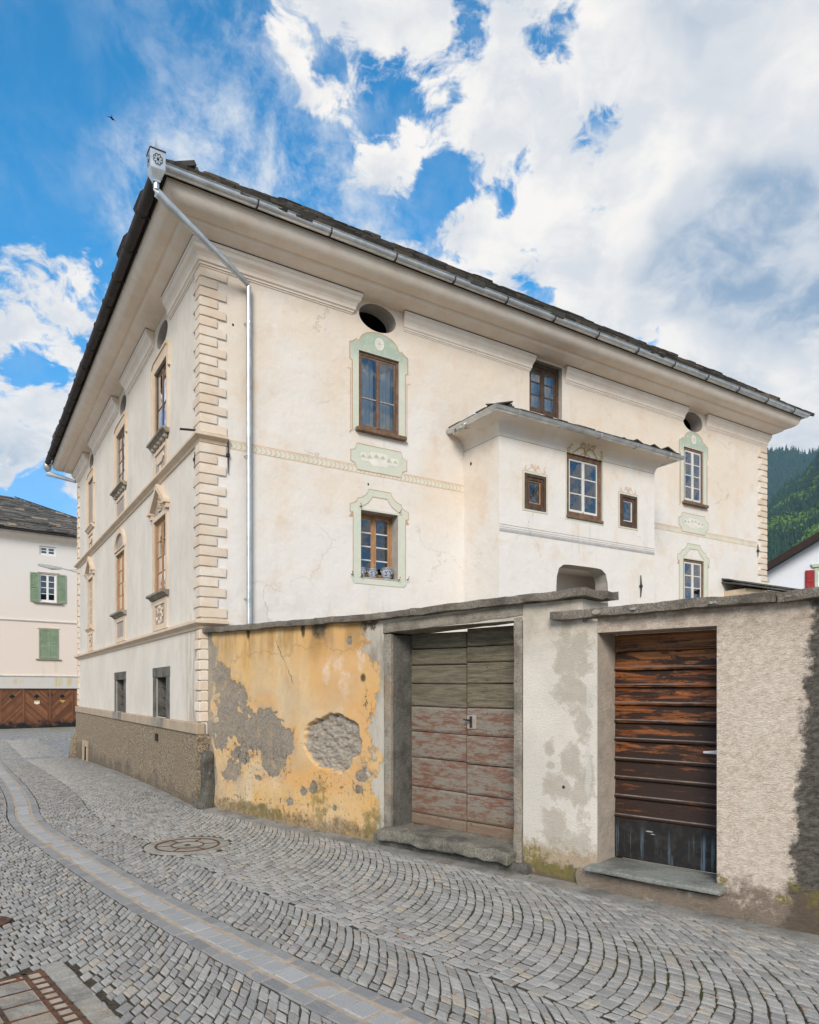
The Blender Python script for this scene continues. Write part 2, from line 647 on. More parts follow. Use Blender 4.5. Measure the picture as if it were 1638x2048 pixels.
def m_cream(n):
    v = n.co()
    z = n.sep(v)[2]
    big = n.noise(v, .55, 5, .6)
    mid = n.noise(v, 2.1, 6, .65)
    streak = n.noise(v, 3.0, 5, .6, k=(1, 1, .16))
    c = n.mix(n.ss(n.m('ADD', big, n.mr(z, 3.5, 8, -.16, .16)), .38, .66), (.745, .70, .645), (.735, .63, .515))
    c = n.mix(n.m('MULTIPLY', n.ss(mid, .50, .74), .62), c, (.68, .51, .37))
    c = n.mix(n.m('MULTIPLY', n.ss(streak, .55, .8), .40), c, (.58, .54, .50))
    c = n.mix(n.m('MULTIPLY', n.ss(n.noise(v, 7, 4, .7), .62, .8), .25), c, (.78, .74, .70))
    rn = n.m('MULTIPLY', n.ss(n.noise(v, 11, 6, .7, k=(1, 1, .06)), .50, .68), n.ss(n.blobs(v, [(2.9, 5.35, .6, .5), (10.95, 5.35, .6, .5), (6.5, 4.3, .6, .5), (2.87, 3.05, .55, .4), (6.5, 6.9, 1.2, .6), (2.8, 7.9, 1.0, .5), (10.9, 7.9, 1.0, .5)], .2, 2), 1.1, .4))
    c = n.mix(n.m('MULTIPLY', rn, .38), c, (.44, .38, .31))
    low = n.m('MULTIPLY', n.ss(z, 3.6, 2.6), n.ss(n.noise(v, 2.5, 6, .7), .42, .62))
    c = n.mix(n.m('MULTIPLY', low, .35), c, (.50, .47, .44))
    wv = n.vm('ADD', v, n.sc(n.vm('SUBTRACT', n.noise(v, 2.2, 5, .65, col=True), (.5, .5, .5)), (.9, 0, .9)))
    ck = n.m('MULTIPLY', n.ss(n.voro(n.sc(wv, (1, 0, 1)), .55, feature='DISTANCE_TO_EDGE'), .0045, .0012), n.ss(n.noise(v, .7, 3, .5), .50, .60))
    c = n.mix(n.m('MULTIPLY', ck, .55), c, (.36, .31, .26))
    h = n.m('ADD', n.m('MULTIPLY', n.noise(v, 1.6, 3, .5), 5.0), n.m('ADD', n.noise(v, 14, 5, .6), n.m('MULTIPLY', n.noise(v, 90, 3, .6), .25)))
    return dict(c=c, n=n.bump(h, .012, .55), r=.9)


def m_greywash(n):
    v = n.co()
    xs = n.sep(v)
    y, z = xs[1], xs[2]
    st = n.noise(v, 6, 6, .7, .4, k=(1, 1, .22))
    st2 = n.noise(v, 22, 5, .7, k=(1, 1, .16))
    big = n.noise(v, .9, 6, .68)
    c = n.mix(n.ss(big, .36, .66), (.72, .65, .56), (.635, .57, .49))
    c = n.mix(n.m('MULTIPLY', n.ss(st, .46, .70), .45), c, (.58, .52, .45))
    c = n.mix(n.m('MULTIPLY', n.ss(st2, .46, .72), .40), c, (.76, .69, .60))
    stain = n.m('MULTIPLY', n.ss(n.noise(v, 1.7, 7, .72, k=(1, 1, .45)), .57, .74), .55)
    c = n.mix(stain, c, (.42, .35, .25))
    # damp, browned corner beside the quoins
    damp = n.m('MULTIPLY', n.m('MULTIPLY', n.ss(y, 1.25, .1), n.ss(z, 3.0, 2.2)), n.ss(st, .36, .62))
    c = n.mix(n.m('MULTIPLY', damp, .85), c, (.33, .25, .17))
    h = n.m('ADD', n.noise(v, 14, 6, .65, k=(1, 1, .5)), n.m('MULTIPLY', n.noise(v, 80, 3, .6), .3))
    return dict(c=c, n=n.bump(h, .010, .6), r=.92)


def m_trim(base, dark, vary=.0):
    def f(n):
        v = n.co()
        a = n.noise(v, 3.5, 6, .65)
        b = n.noise(v, 22, 5, .7)
        c = n.mix(n.ss(a, .35, .68), base, dark)
        c = n.mix(n.m('MULTIPLY', n.ss(b, .55, .72), .45), c, tuple(min(.85, x * 1.35) for x in base))
        if vary:
            c = n.mix(n.mr(n.nd('ShaderNodeObjectInfo').outputs['Random'], 0, 1, 0, .55), c, tuple(x * (1 - vary) for x in dark))
        return dict(c=c, n=n.bump(n.m('ADD', b, n.noise(v, 70, 3, .6)), .004, .6), r=.9)
    return f


def m_plinth(n):
    v = n.co()
    a = n.noise(v, 22, 6, .85)
    p = n.voro(v, 44)
    big = n.noise(v, 1.5, 6, .65)
    c = n.ramp(n.m('ADD', n.m('MULTIPLY', a, .75), n.m('MULTIPLY', p, .3)), [(.30, (.04, .03, .02)), (.42, (.15, .11, .068)), (.54, (.31, .235, .155)), (.70, (.56, .47, .35))])
    c = n.mix(n.m('MULTIPLY', n.ss(big, .42, .66), .55), c, (.30, .22, .13))
    c = n.mix(n.m('MULTIPLY', n.ss(n.m('ADD', n.sep(v)[2], n.mr(big, .3, .7, -.3, .3)), .30, -.05), .6), c, (.10, .08, .058))
    c = n.mix(n.m('MULTIPLY', n.ss(n.noise(v, 2.3, 5, .7), .56, .74), .4), c, (.28, .255, .225))
    return dict(c=c, n=n.bump(n.m('ADD', a, n.m('MULTIPLY', p, .8)), .03, .9), r=.95)


def m_granite(c0=(.27, .26, .235), c1=(.15, .145, .13), moss=.35, lich=.3, ochre=.0):
    def f(n):
        v = n.co()
        g = n.noise(v, 70, 5, .75)
        b = n.noise(v, 3.2, 6, .65)
        c = n.mix(n.ss(g, .35, .68), c1, c0)
        c = n.mix(n.m('MULTIPLY', n.ss(b, .42, .64), .75), c, tuple(x * .55 for x in c1))
        c = n.mix(n.m('MULTIPLY', n.ss(n.noise(v, 5.5, 7, .7), .56, .70), lich), c, (.40, .385, .33))
        c = n.mix(n.m('MULTIPLY', n.ss(n.noise(v, 2.7, 7, .72), .56, .72), moss), c, (.085, .085, .03))
        if ochre:
            c = n.mix(n.m('MULTIPLY', n.ss(n.noise(v, 2.1, 7, .7), .50, .66), ochre), c, (.40, .265, .15))
        return dict(c=c, n=n.bump(n.m('ADD', n.m('MULTIPLY', n.noise(v, 16, 6, .7), 1.6), g), .02, .8), r=.93)
    return f


def m_yellow(n):
    v = n.co()
    xs = n.sep(v)
    x, z = xs[0], xs[2]
    big = n.noise(v, 1.1, 6, .65)
    fine = n.noise(v, 9, 7, .7)
    wash = n.noise(v, 2.6, 6, .65, k=(1, 1, .30))
    c = n.mix(n.ss(big, .36, .66), (.63, .45, .255), (.655, .395, .15))
    c = n.mix(n.m('MULTIPLY', n.ss(wash, .50, .70), .70), c, (.70, .56, .37))
    c = n.mix(n.m('MULTIPLY', n.ss(n.noise(v, 4.0, 7, .75, k=(1, 1, .5)), .55, .70), .65), c, (.56, .27, .06))
    # bright orange upper right, bleached runs
    orr = n.ss(n.blobs(v, [(2.35, 1.95, .75, .50), (2.75, 1.3, .30, .6), (1.9, .6, .9, .18), (.95, 1.45, .25, .2), (1.55, 1.0, .12, .4)], .5, 3), 1.25, .55)
    c = n.mix(n.m('MULTIPLY', orr, n.mr(fine, .3, .7, .35, .95)), c, (.655, .35, .125))
    wht = n.ss(n.blobs(v, [(2.36, 1.95, .15, .10), (2.75, 2.0, .06, .16), (2.48, 1.75, .10, .16), (2.15, 1.85, .10, .12)], 1.1, 7), 1.2, .3)
    c = n.mix(n.m('MULTIPLY', wht, n.mr(fine, .35, .65, .0, .75)), c, (.76, .64, .52))
    # brown water marks below the coping
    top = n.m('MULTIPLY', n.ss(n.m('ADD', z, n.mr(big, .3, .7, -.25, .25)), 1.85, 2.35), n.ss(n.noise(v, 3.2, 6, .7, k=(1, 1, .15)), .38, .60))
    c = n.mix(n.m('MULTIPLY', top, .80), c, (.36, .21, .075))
    tide = n.m('MULTIPLY', n.ss(n.m('ABSOLUTE', n.m('SUBTRACT', z, n.m('ADD', n.mr(n.noise(v, 1.3, 4, .6), .3, .7, 1.72, 2.3), 0.0))), .030, .0), .5)
    c = n.mix(tide, c, (.40, .20, .06))
    blk = n.ss(n.blobs(v, [(2.05, 2.36, .15, .13), (.62, 2.42, .05, .12), (1.75, 2.40, .045, .13), (2.88, 2.38, .16, .12), (2.78, 1.78, .05, .06)], .4, 7), 1.1, .5)
    c = n.mix(n.m('MULTIPLY', blk, .92), c, (.050, .036, .022))
    # lost plaster: grey undercoat in large flakes
    gd_ = n.attr('lostd')
    edge = n.m('MULTIPLY', n.ss(gd_, 1.45, 1.02), n.ss(n.noise(v, 3.3, 6, .7), .40, .62))
    grey = n.ss(gd_, 1.03, .97)
    gcol = n.mix(n.ss(n.noise(v, 45, 4, .75), .35, .65), (.19, .155, .12), (.31, .265, .21))
    gcol = n.mix(n.m('MULTIPLY', n.ss(n.noise(v, 5, 7, .72), .52, .66), .6), gcol, (.46, .32, .165))
    gcol = n.mix(n.m('MULTIPLY', n.ss(n.noise(v, 3.1, 6, .7), .54, .68), .7), gcol, (.115, .095, .07))
    c = n.mix(n.m('MULTIPLY', edge, .7), c, (.62, .30, .06))
    halo = n.m('MULTIPLY', n.ss(gd_, 2.1, 1.0), n.ss(n.noise(v, 6, 7, .72), .42, .62))
    c = n.mix(n.m('MULTIPLY', halo, .6), c, (.40, .315, .215))
    c = n.mix(grey, c, gcol)
    # cement fillets at both ends
    ce = n.m('ADD', n.ss(n.m('ADD', x, n.mr(n.noise(v, 2.6, 6, .65), .3, .7, -.30, .30)), 2.90, 2.96),
             n.ss(n.m('ADD', x, n.mr(n.noise(n.vm('ADD', v, (3, 0, 7)), 2.2, 6, .65), .3, .7, -.20, .20)), -.16, -.22), True)
    lim = n.m('ADD', x, n.mr(n.noise(v, 2.6, 6, .65), .3, .7, -.30, .30))
    c = n.mix(n.m('MULTIPLY', n.m('MULTIPLY', n.ss(lim, 2.80, 2.92), .75), n.ss(n.noise(v, 6, 5, .7), .40, .6)), c, (.20, .15, .095))
    ccol = n.mix(n.ss(n.noise(v, 2.2, 6, .7, k=(1, 1, .3)), .44, .68), (.50, .45, .375), (.24, .205, .16))
    ccol = n.mix(n.m('MULTIPLY', n.ss(x, .5, -.3), .8), ccol, (.17, .15, .12))
    c = n.mix(ce, c, ccol)
    wash2 = n.m('MULTIPLY', n.ss(n.noise(n.vm('ADD', v, (4, 0, 2)), 1.5, 7, .72), .46, .66), n.mr(x, -.3, 2.6, .75, .30))
    c = n.mix(n.m('MULTIPLY', wash2, .85), c, (.40, .32, .23))
    # dirt splash and moss at the foot, black specks
    foot = n.m('ADD', n.ss(z, .42, .04), n.mr(n.noise(v, 3.5, 7, .72), .3, .7, -.36, .36))
    c = n.mix(n.m('MULTIPLY', n.ss(foot, .56, .92), n.mr(n.noise(v, 16, 6, .75), .35, .65, .35, .95)), c, (.085, .070, .048))
    mold = n.m('MULTIPLY', n.ss(n.noise(v, 15, 6, .72), .53, .62), n.ss(n.blobs(v, [(.55, .75, .6, .3), (2.3, .58, .6, .14), (1.2, .2, 1.6, .16), (2.85, 1.45, .1, .3), (1.35, .75, .2, .25)], .5, 4), 1.15, .5))
    c = n.mix(n.m('MULTIPLY', mold, .85), c, (.085, .065, .045))
    c = n.mix(n.m('MULTIPLY', n.ss(n.noise(v, 13, 6, .75), .54, .66), n.m('MULTIPLY', n.ss(z, 1.0, .1), .7)), c, (.34, .26, .17))
    ms = n.m('MULTIPLY', n.ss(n.blobs(v, [(2.95, .18, .22, .24), (2.05, .36, .16, .30), (.8, .10, .7, .10)], .7, 6), 1.1, .55), n.ss(fine, .36, .58))
    c = n.mix(n.m('MULTIPLY', ms, .75), c, (.17, .14, .045))
    sp = n.m('MULTIPLY', n.ss(n.noise(v, 30, 4, .65), .60, .68), n.ss(n.m('ADD', n.mr(z, 1.5, .2, -.1, .16), n.noise(v, 1.7, 4, .6)), .50, .62))
    c = n.mix(n.m('MULTIPLY', sp, .9), c, (.045, .035, .024))
    # hair crack
    cr = n.m('ABSOLUTE', n.m('SUBTRACT', n.m('SUBTRACT', x, n.mr(z, 1.72, 2.28, 1.56, 1.20)), n.m('MULTIPLY', n.m('SUBTRACT', n.noise(v, 7, 5, .6), .5), .16)))
    cr = n.m('MULTIPLY', n.ss(cr, .006, .002), n.m('MULTIPLY', n.ss(z, 1.70, 1.76), n.ss(z, 2.32, 2.24)))
    c = n.mix(cr, c, (.05, .035, .02))
    h = n.m('ADD', n.m('MULTIPLY', grey, -.3), n.m('ADD', n.m('MULTIPLY', fine, .45), n.m('MULTIPLY', n.noise(v, 60, 4, .7), n.m('ADD', n.m('MULTIPLY', grey, .35), .10))))
    return dict(c=c, n=n.bump(h, .012, .9), r=.94)


def m_pillar(n):
    v = n.co()
    xs = n.sep(v)
    z = xs[2]
    g = n.noise(v, 75, 4, .75)
    fine = n.noise(v, 8, 7, .7)
    c = n.mix(n.ss(n.noise(v, 1.7, 5, .6), .38, .64), (.74, .665, .57), (.64, .585, .51))
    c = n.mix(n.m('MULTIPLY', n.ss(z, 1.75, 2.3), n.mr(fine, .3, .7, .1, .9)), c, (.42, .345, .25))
    c = n.mix(n.m('MULTIPLY', n.ss(g, .5, .7), .35), c, (.33, .295, .245))
    d = n.blobs(v, [(5.37, 1.92, .17, .19), (5.36, 1.63, .14, .17), (5.46, 1.38, .06, .16), (5.138, 1.15, .05, .06), (5.145, 1.0, .045, .035), (5.33, 1.02, .10, .15), (5.22, .82, .13, .12),
                    (5.46, .80, .085, .28), (5.19, .45, .11, .20), (5.36, .34, .12, .12), (5.30, 2.15, .05, .25)], 1.0, 7)
    st = n.ss(d, 1.30, .70)
    c = n.mix(n.m('MULTIPLY', st, n.mr(fine, .3, .7, .55, .85)), c, (.42, .365, .285))
    c = n.mix(n.m('MULTIPLY', n.ss(n.m('ABSOLUTE', n.m('SUBTRACT', d, 1.08)), .07, .0), .30), c, (.27, .215, .15))
    wsh = n.ss(n.blobs(v, [(5.50, 1.0, .035, .35), (5.50, 1.60, .02, .2)], .5, 9), 1.0, .5)
    c = n.mix(n.m('MULTIPLY', wsh, .6), c, (.64, .60, .54))
    foot = n.m('ADD', n.ss(z, .55, .06), n.mr(fine, .3, .7, -.45, .45))
    c = n.mix(n.m('MULTIPLY', n.ss(foot, .35, .8), .75), c, (.36, .245, .135))
    c = n.mix(n.m('MULTIPLY', n.ss(n.m('ADD', n.ss(z, .34, .0), n.mr(n.noise(v, 5, 7, .72), .3, .7, -.5, .5)), .48, .8), .85), c, (.085, .065, .04))
    ms = n.m('MULTIPLY', n.ss(n.blobs(v, [(4.98, .17, .20, .13), (5.25, .10, .2, .07)], .9, 8), 1.2, .45), n.ss(n.noise(v, 22, 6, .75), .40, .55))
    c = n.mix(n.m('MULTIPLY', ms, .95), c, (.20, .165, .04))
    hole = n.ss(n.blobs(v, [(5.27, .815, .016, .016)], .05, 9), 1.1, .8)
    c = n.mix(hole, c, (.10, .035, .02))
    return dict(c=c, n=n.bump(n.m('ADD', g, n.m('MULTIPLY', fine, .8)), .012, .8), r=.95)


def m_render(n):
    v = n.co()
    xs = n.sep(v)
    x, z = xs[0], xs[2]
    rot = n.nd('ShaderNodeVectorRotate', {'Vector': v, 'Axis': (0, 1, 0), 'Angle': R(22)}).outputs[0]
    sc1 = n.noise(rot, 20, 8, .78, .25, k=(.8, 1, 1.4))
    sc2 = n.noise(rot, 60, 4, .7, k=(.6, 1, 1.8))
    fine = n.noise(v, 6, 7, .7)
    c = n.mix(n.ss(sc1, .34, .62), (.56, .445, .345), (.82, .69, .57))
    c = n.mix(n.m('MULTIPLY', n.ss(n.noise(v, 2.4, 6, .65), .50, .70), .5), c, (.84, .74, .63))
    c = n.mix(n.m('MULTIPLY', n.ss(n.noise(v, 3.1, 6, .7), .60, .74), .55), c, (.66, .42, .23))
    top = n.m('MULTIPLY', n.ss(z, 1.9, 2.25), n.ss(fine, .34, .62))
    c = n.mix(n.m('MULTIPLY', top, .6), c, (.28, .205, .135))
    c = n.mix(n.m('MULTIPLY', n.ss(sc2, .60, .72), .55), c, (.20, .155, .11))
    # old dark cement from the neighbour's wall
    dk = n.ss(n.m('ADD', n.m('SUBTRACT', x, n.mr(z, .4, 2.2, 7.03, 7.19)), n.mr(n.noise(v, 4.5, 9, .74), .3, .7, -.09, .09)), -.04, .03)
    dcol = n.mix(n.ss(sc1, .36, .66), (.065, .055, .045), (.19, .165, .135))
    c = n.mix(dk, c, dcol)
    foot = n.m('ADD', n.ss(z, .48, .05), n.mr(fine, .3, .7, -.45, .45))
    c = n.mix(n.m('MULTIPLY', n.ss(foot, .42, .85), .8), c, (.155, .112, .075))
    ms = n.m('MULTIPLY', n.ss(n.blobs(v, [(7.05, .30, .06, .05), (7.0, .20, .06, .04), (7.25, .22, .15, .1), (6.57, .24, .05, .07)], .8, 9), 1.2, .5), n.ss(n.noise(v, 22, 6, .75), .42, .56))
    c = n.mix(n.m('MULTIPLY', ms, .9), c, (.23, .185, .05))
    return dict(c=c, n=n.bump(n.m('ADD', n.m('MULTIPLY', sc1, .7), sc2), .022, .9), r=.96)


def m_hole(n):
    v = n.co()
    g = n.noise(v, 26, 7, .76, .2, k=(.75, 1, 1.4))
    c = n.ramp(g, [(.30, (.26, .21, .16)), (.44, (.47, .395, .315)), (.58, (.64, .56, .46)), (.75, (.76, .68, .58))])
    return dict(c=c, n=n.bump(n.m('ADD', n.m('MULTIPLY', g, 1.6), n.noise(v, 60, 4, .7)), .03, 1.0), r=.96)


def m_wood(c0, c1, grain=(1, 1, 9), knots=.0, r=.7):
    def f(n):
        v = n.vm('ADD', n.co(), n.sc(n.nd('ShaderNodeObjectInfo').outputs['Random'], (3.1, 1.7, 5.3)))
        g = n.noise(v, 6, 7, .65, .6, k=grain)
        g2 = n.noise(v, 28, 5, .7, k=grain)
        c = n.mix(n.ss(g, .33, .67), c0, c1)
        c = n.mix(n.m('MULTIPLY', n.ss(g2, .55, .72), .5), c, tuple(x * .45 for x in c0))
        return dict(c=c, n=n.bump(n.m('ADD', g, g2), .004, .7), r=r)
    return f


def m_gate(n):
    rnd = n.nd('ShaderNodeObjectInfo').outputs['Random']
    v0 = n.co()
    z = n.sep(v0)[2]
    v = n.vm('ADD', v0, n.sc(rnd, (5.1, 0, 2.3)))
    g = n.noise(v, 5, 7, .68, .5, k=(1, 1, 11))
    g2 = n.noise(v, 24, 5, .7, k=(1, 1, 9))
    gw = n.mix(n.ss(g, .30, .68), (.085, .072, .045), (.225, .19, .128))
    gw = n.mix(n.mr(rnd, 0, 1, 0, .35), gw, (.15, .132, .098))
    # lower half: grey blue paint worn to red primer and bare wood
    p1 = n.noise(v, 4.6, 9, .78, .1, k=(1, 1, 4.0))
    p2 = n.noise(v, 9, 8, .76, .1, k=(1, 1, 5.0))
    lp = n.mix(n.ss(n.m('ADD', n.m('MULTIPLY', p1, .72), n.m('MULTIPLY', p2, .34)), .49, .60), (.245, .215, .172), (.195, .092, .060))
    lp = n.mix(n.m('MULTIPLY', n.ss(p1, .60, .70), .7), lp, (.135, .055, .038))
    lp = n.mix(n.m('MULTIPLY', n.ss(n.noise(v, 4.2, 7, .7, k=(1, 1, 4)), .54, .66), .75), lp, (.20, .14, .10))
    lp = n.mix(n.m('MULTIPLY', n.ss(p2, .60, .66), .8), lp, (.10, .06, .045))
    lo = n.ss(n.m('ADD', z, n.mr(p2, .3, .7, -.02, .02)), 1.50, 1.465)
    c = n.mix(lo, gw, lp)
    ft = n.ss(n.m('ADD', z, n.mr(p1, .3, .7, -.12, .12)), .40, .28)
    c = n.mix(n.m('MULTIPLY', ft, .75), c, (.21, .145, .095))
    c = n.mix(n.m('MULTIPLY', n.ss(g2, .56, .7), .6), c, (.06, .05, .035))
    return dict(c=c, n=n.bump(n.m('ADD', g, n.m('MULTIPLY', g2, .7)), .006, .9), r=.85)


def m_doorwood(n):
    rnd = n.nd('ShaderNodeObjectInfo').outputs['Random']
    v0 = n.co()
    z = n.sep(v0)[2]
    v = n.vm('ADD', v0, n.sc(rnd, (7.1, 0, 3.3)))
    g = n.noise(v, 4.0, 6, .62, .35, k=(.6, 1, 13))
    ring = n.m('SINE', n.m('MULTIPLY', n.m('ADD', g, n.m('MULTIPLY', n.noise(v, 1.6, 4, .6, k=(1, 1, 3)), 1.3)), 60))
    c = n.mix(n.ss(g, .34, .64), (.075, .023, .009), (.33, .108, .028))
    c = n.mix(n.m('MULTIPLY', n.ss(z, 1.75, 2.1), .8), c, n.mix(n.ss(g, .34, .64), (.20, .075, .026), (.42, .19, .07)))
    c = n.mix(n.m('MULTIPLY', n.ss(ring, .0, 1.0), .35), c, (.085, .026, .011))
    brn = n.noise(v, 2.6, 8, .72, .25, k=(.8, 1, 5.5))
    hgt = n.m('ADD', brn, n.mr(z, .55, 2.15, .13, -.03))
    c = n.mix(n.m('MULTIPLY', n.ss(hgt, .485, .55), .95), c, (.022, .012, .008))
    kn = n.voro(v, 3.2, k=(1, .0, 1.3))
    c = n.mix(n.ss(kn, .10, .06), c, (.055, .018, .010))
    wt_ = n.m('MULTIPLY', n.ss(z, 1.5, .7), .45)
    c = n.mix(wt_, c, (.045, .026, .018))
    return dict(c=c, n=n.bump(n.m('ADD', g, n.m('MULTIPLY', ring, .06)), .004, .8), r=.5)


def m_kick(n):
    v = n.co()
    st = n.noise(v, 26, 5, .65, k=(1, 1, .045))
    lim = n.noise(v, 2.2, 4, .6, k=(1, 1, 0))
    z = n.sep(v)[2]
    run = n.m('MULTIPLY', n.ss(st, .57, .64), n.m('MULTIPLY', n.ss(z, .53, .40), n.ss(lim, .34, .5)))
    c = n.mix(n.ss(n.noise(v, 12, 6, .7), .4, .7), (.024, .021, .020), (.048, .043, .040))
    c = n.mix(n.m('MULTIPLY', run, .8), c, (.16, .23, .29))
    c = n.mix(n.ss(n.noise(v, 60, 3, .6), .73, .78), c, (.3, .3, .3))
    c = n.mix(n.ss(n.blobs(v, [(5.90, .475, .035, .006), (5.93, .455, .02, .004)], .3, 12), 1.1, .7), c, (.42, .42, .40))
    return dict(c=c, n=n.bump(n.noise(v, 25, 4, .6), .002), r=.55, m=.3)


def m_sett(c0, c1, warm=.30, rust=.45):
    def f(n):
        v = n.co()
        rd = n.attr('rnd')
        g = n.noise(v, 120, 4, .7)
        c = n.mix(rd, c0, c1)
        r2 = n.m('FRACT', n.m('MULTIPLY', rd, 17.31))
        r3 = n.m('FRACT', n.m('MULTIPLY', rd, 53.77))
        c = n.mix(n.m('MULTIPLY', n.ss(r2, .91, .99), warm * 2), c, (.47, .40, .31))
        c = n.mix(n.m('MULTIPLY', n.ss(g, .4, .7), .22), c, (.47, .46, .44))
        c = n.mix(n.m('MULTIPLY', n.ss(g, .52, .34), .35), c, (.085, .09, .10))
        ru = n.m('MULTIPLY', n.ss(n.noise(v, 30, 5, .65), .555, .66), n.m('MULTIPLY', n.ss(r3, .25, .6), n.ss(n.noise(v, .8, 3, .5), .36, .54)))
        c = n.mix(n.m('MULTIPLY', ru, rust * 1.3), c, (.36, .165, .07))
        c = n.mix(n.m('MULTIPLY', n.ss(n.noise(v, 1.2, 5, .6), .5, .72), .16), c, (.42, .38, .31))
        return dict(c=c, n=n.bump(n.m('ADD', n.noise(v, 30, 5, .65), n.m('MULTIPLY', g, .6)), .010, .7), r=n.mr(g, .3, .7, .55, .8))
    return f


def m_soil(n):
    v = n.co()
    xs = n.sep(v)
    # nearness to the garden wall breeds moss in the joints
    dist = n.m('ADD', n.m('MULTIPLY', n.m('SUBTRACT', xs[0], WO.x), WD.y), n.m('MULTIPLY', n.m('SUBTRACT', xs[1], WO.y), -WD.x))
    mo = n.m('ADD', n.mr(dist, .1, 2.4, .30, .0), n.noise(v, 1.6, 5, .6))
    c = n.mix(n.ss(n.noise(v, 40, 4, .7), .35, .65), (.034, .028, .020), (.11, .09, .062))
    c = n.mix(n.ss(mo, .56, .72), c, n.mix(n.noise(v, 50, 3, .6), (.028, .030, .006), (.10, .105, .022)))
    return dict(c=c, n=n.bump(n.noise(v, 70, 4, .7), .02), r=1.0)


def m_farcobble(n):
    v = n.co()
    d = n.voro(v, 8.0, feature='DISTANCE_TO_EDGE')
    cv = n.sep(n.voro(v, 8.0, out='Color'))[0]
    c = n.mix(cv, (.24, .25, .255), (.36, .36, .35))
    c = n.mix(n.ss(d, .06, .02), c, (.10, .09, .07))
    y = n.sep(v)[1]
    gr = n.m('MULTIPLY', n.ss(y, 33.5, 36), n.ss(n.noise(v, 1.4, 5, .65), .47, .62))
    c = n.mix(n.m('MULTIPLY', gr, .7), c, (.20, .20, .07))
    return dict(c=c, n=n.bump(n.ss(d, .0, .1), .01), r=.8)


def m_slate(n):
    v = n.co()
    rd = n.attr('rnd')
    a = n.noise(v, 5, 6, .68)
    c = n.mix(rd, (.05, .047, .044), (.17, .155, .135))
    r2 = n.m('FRACT', n.m('MULTIPLY', rd, 13.7))
    c = n.mix(n.ss(r2, .80, .97), c, (.32, .255, .18))
    c = n.mix(n.m('MULTIPLY', n.ss(a, .50, .66), .7), c, (.055, .050, .032))
    c = n.mix(n.m('MULTIPLY', n.ss(n.noise(v, 9, 6, .7), .60, .70), .5), c, (.30, .29, .25))
    return dict(c=c, n=n.bump(n.noise(v, 14, 6, .7, k=(1, 1, 3)), .02, .9), r=.9)


def m_slate_dark(n):
    r = m_slate(n)
    r['c'] = n.mix(1.0, r['c'], (.55, .54, .53), 'MULTIPLY')
    return r


def m_zinc(n):
    v = n.co()
    a = n.noise(v, 5, 5, .65)
    return dict(c=n.mix(n.ss(a, .35, .65), (.50, .52, .525), (.66, .67, .665)), r=n.mr(n.noise(v, 14, 4, .6), .3, .7, .30, .48), m=.9)


def m_rust(n):
    v = n.co()
    a = n.noise(v, 18, 6, .7)
    return dict(c=n.mix(n.ss(a, .35, .65), (.060, .036, .027), (.19, .085, .042)), n=n.bump(a, .004), r=.75, m=.3)


def m_glass(n):
    # plain window glass: mirror by Fresnel, otherwise clear
    lw = n.nd('ShaderNodeFresnel', {'IOR': 1.52}).outputs[0]
    gl = n.nd('ShaderNodeBsdfGlossy', {'Color': (.95, .97, 1.0), 'Roughness': .02, 'Normal': n.bump(n.noise(n.co(), 3.0, 2, .5), .012, .35)}).outputs[0]
    tr = n.nd('ShaderNodeBsdfTransparent', {'Color': (.80, .84, .83)}).outputs[0]
    return n.nd('ShaderNodeMixShader', {0: n.m('MINIMUM', n.m('MULTIPLY', lw, 3.2), .93), 1: tr, 2: gl}).outputs[0]


def m_pot(n):
    v = n.co()
    z = n.sep(v)[2]
    band = n.m('ADD', n.ss(n.m('ABSOLUTE', n.m('SUBTRACT', z, .035)), .010, .006), n.ss(n.m('ABSOLUTE', n.m('SUBTRACT', z, .205)), .007, .004), True)
    fl = n.m('MULTIPLY', n.ss(n.noise(v, 22, 3, .5), .53, .57), n.ss(n.m('ABSOLUTE', n.m('SUBTRACT', z, .125)), .062, .05))
    c = n.mix(n.m('ADD', band, fl, True), (.40, .42, .43), (.018, .045, .16))
    return dict(c=c, r=.25)


def m_leaf(n):
    rd = n.attr('rnd')
    v = n.co()
    sp = n.ss(n.m('FRACT', n.m('MULTIPLY', rd, 7.0)), .45, .6)
    con = n.mix(rd, (.016, .045, .030), (.034, .075, .030))
    dec = n.mix(rd, (.035, .10, .02), (.125, .215, .04))
    return dict(c=n.mix(n.attr('rnd2') if False else n.ss(rd, .62, .64), con, dec), r=.9)


def m_green_paint(n):
    v = n.co()
    a = n.noise(v, 5, 6, .68)
    b = n.noise(v, 1.9, 5, .6)
    z = n.sep(v)[2]
    c = n.mix(n.ss(b, .36, .64), (.57, .61, .50), (.62, .61, .49))
    c = n.mix(n.m('MULTIPLY', n.ss(n.noise(v, 3.2, 6, .7), .44, .64), .55), c, (.68, .635, .54))
    up = n.m('MULTIPLY', n.ss(z, 6.75, 7.15), n.mr(a, .3, .7, .4, 1.0))
    c = n.mix(up, c, (.31, .40, .315))
    c = n.mix(n.m('MULTIPLY', n.ss(a, .52, .68), .45), c, (.46, .545, .45))
    c = n.mix(n.m('MULTIPLY', n.ss(n.noise(v, 16, 6, .72), .55, .68), .7), c, (.69, .64, .545))
    return dict(c=c, n=n.bump(n.noise(v, 14, 5, .6), .006, .5), r=.92)


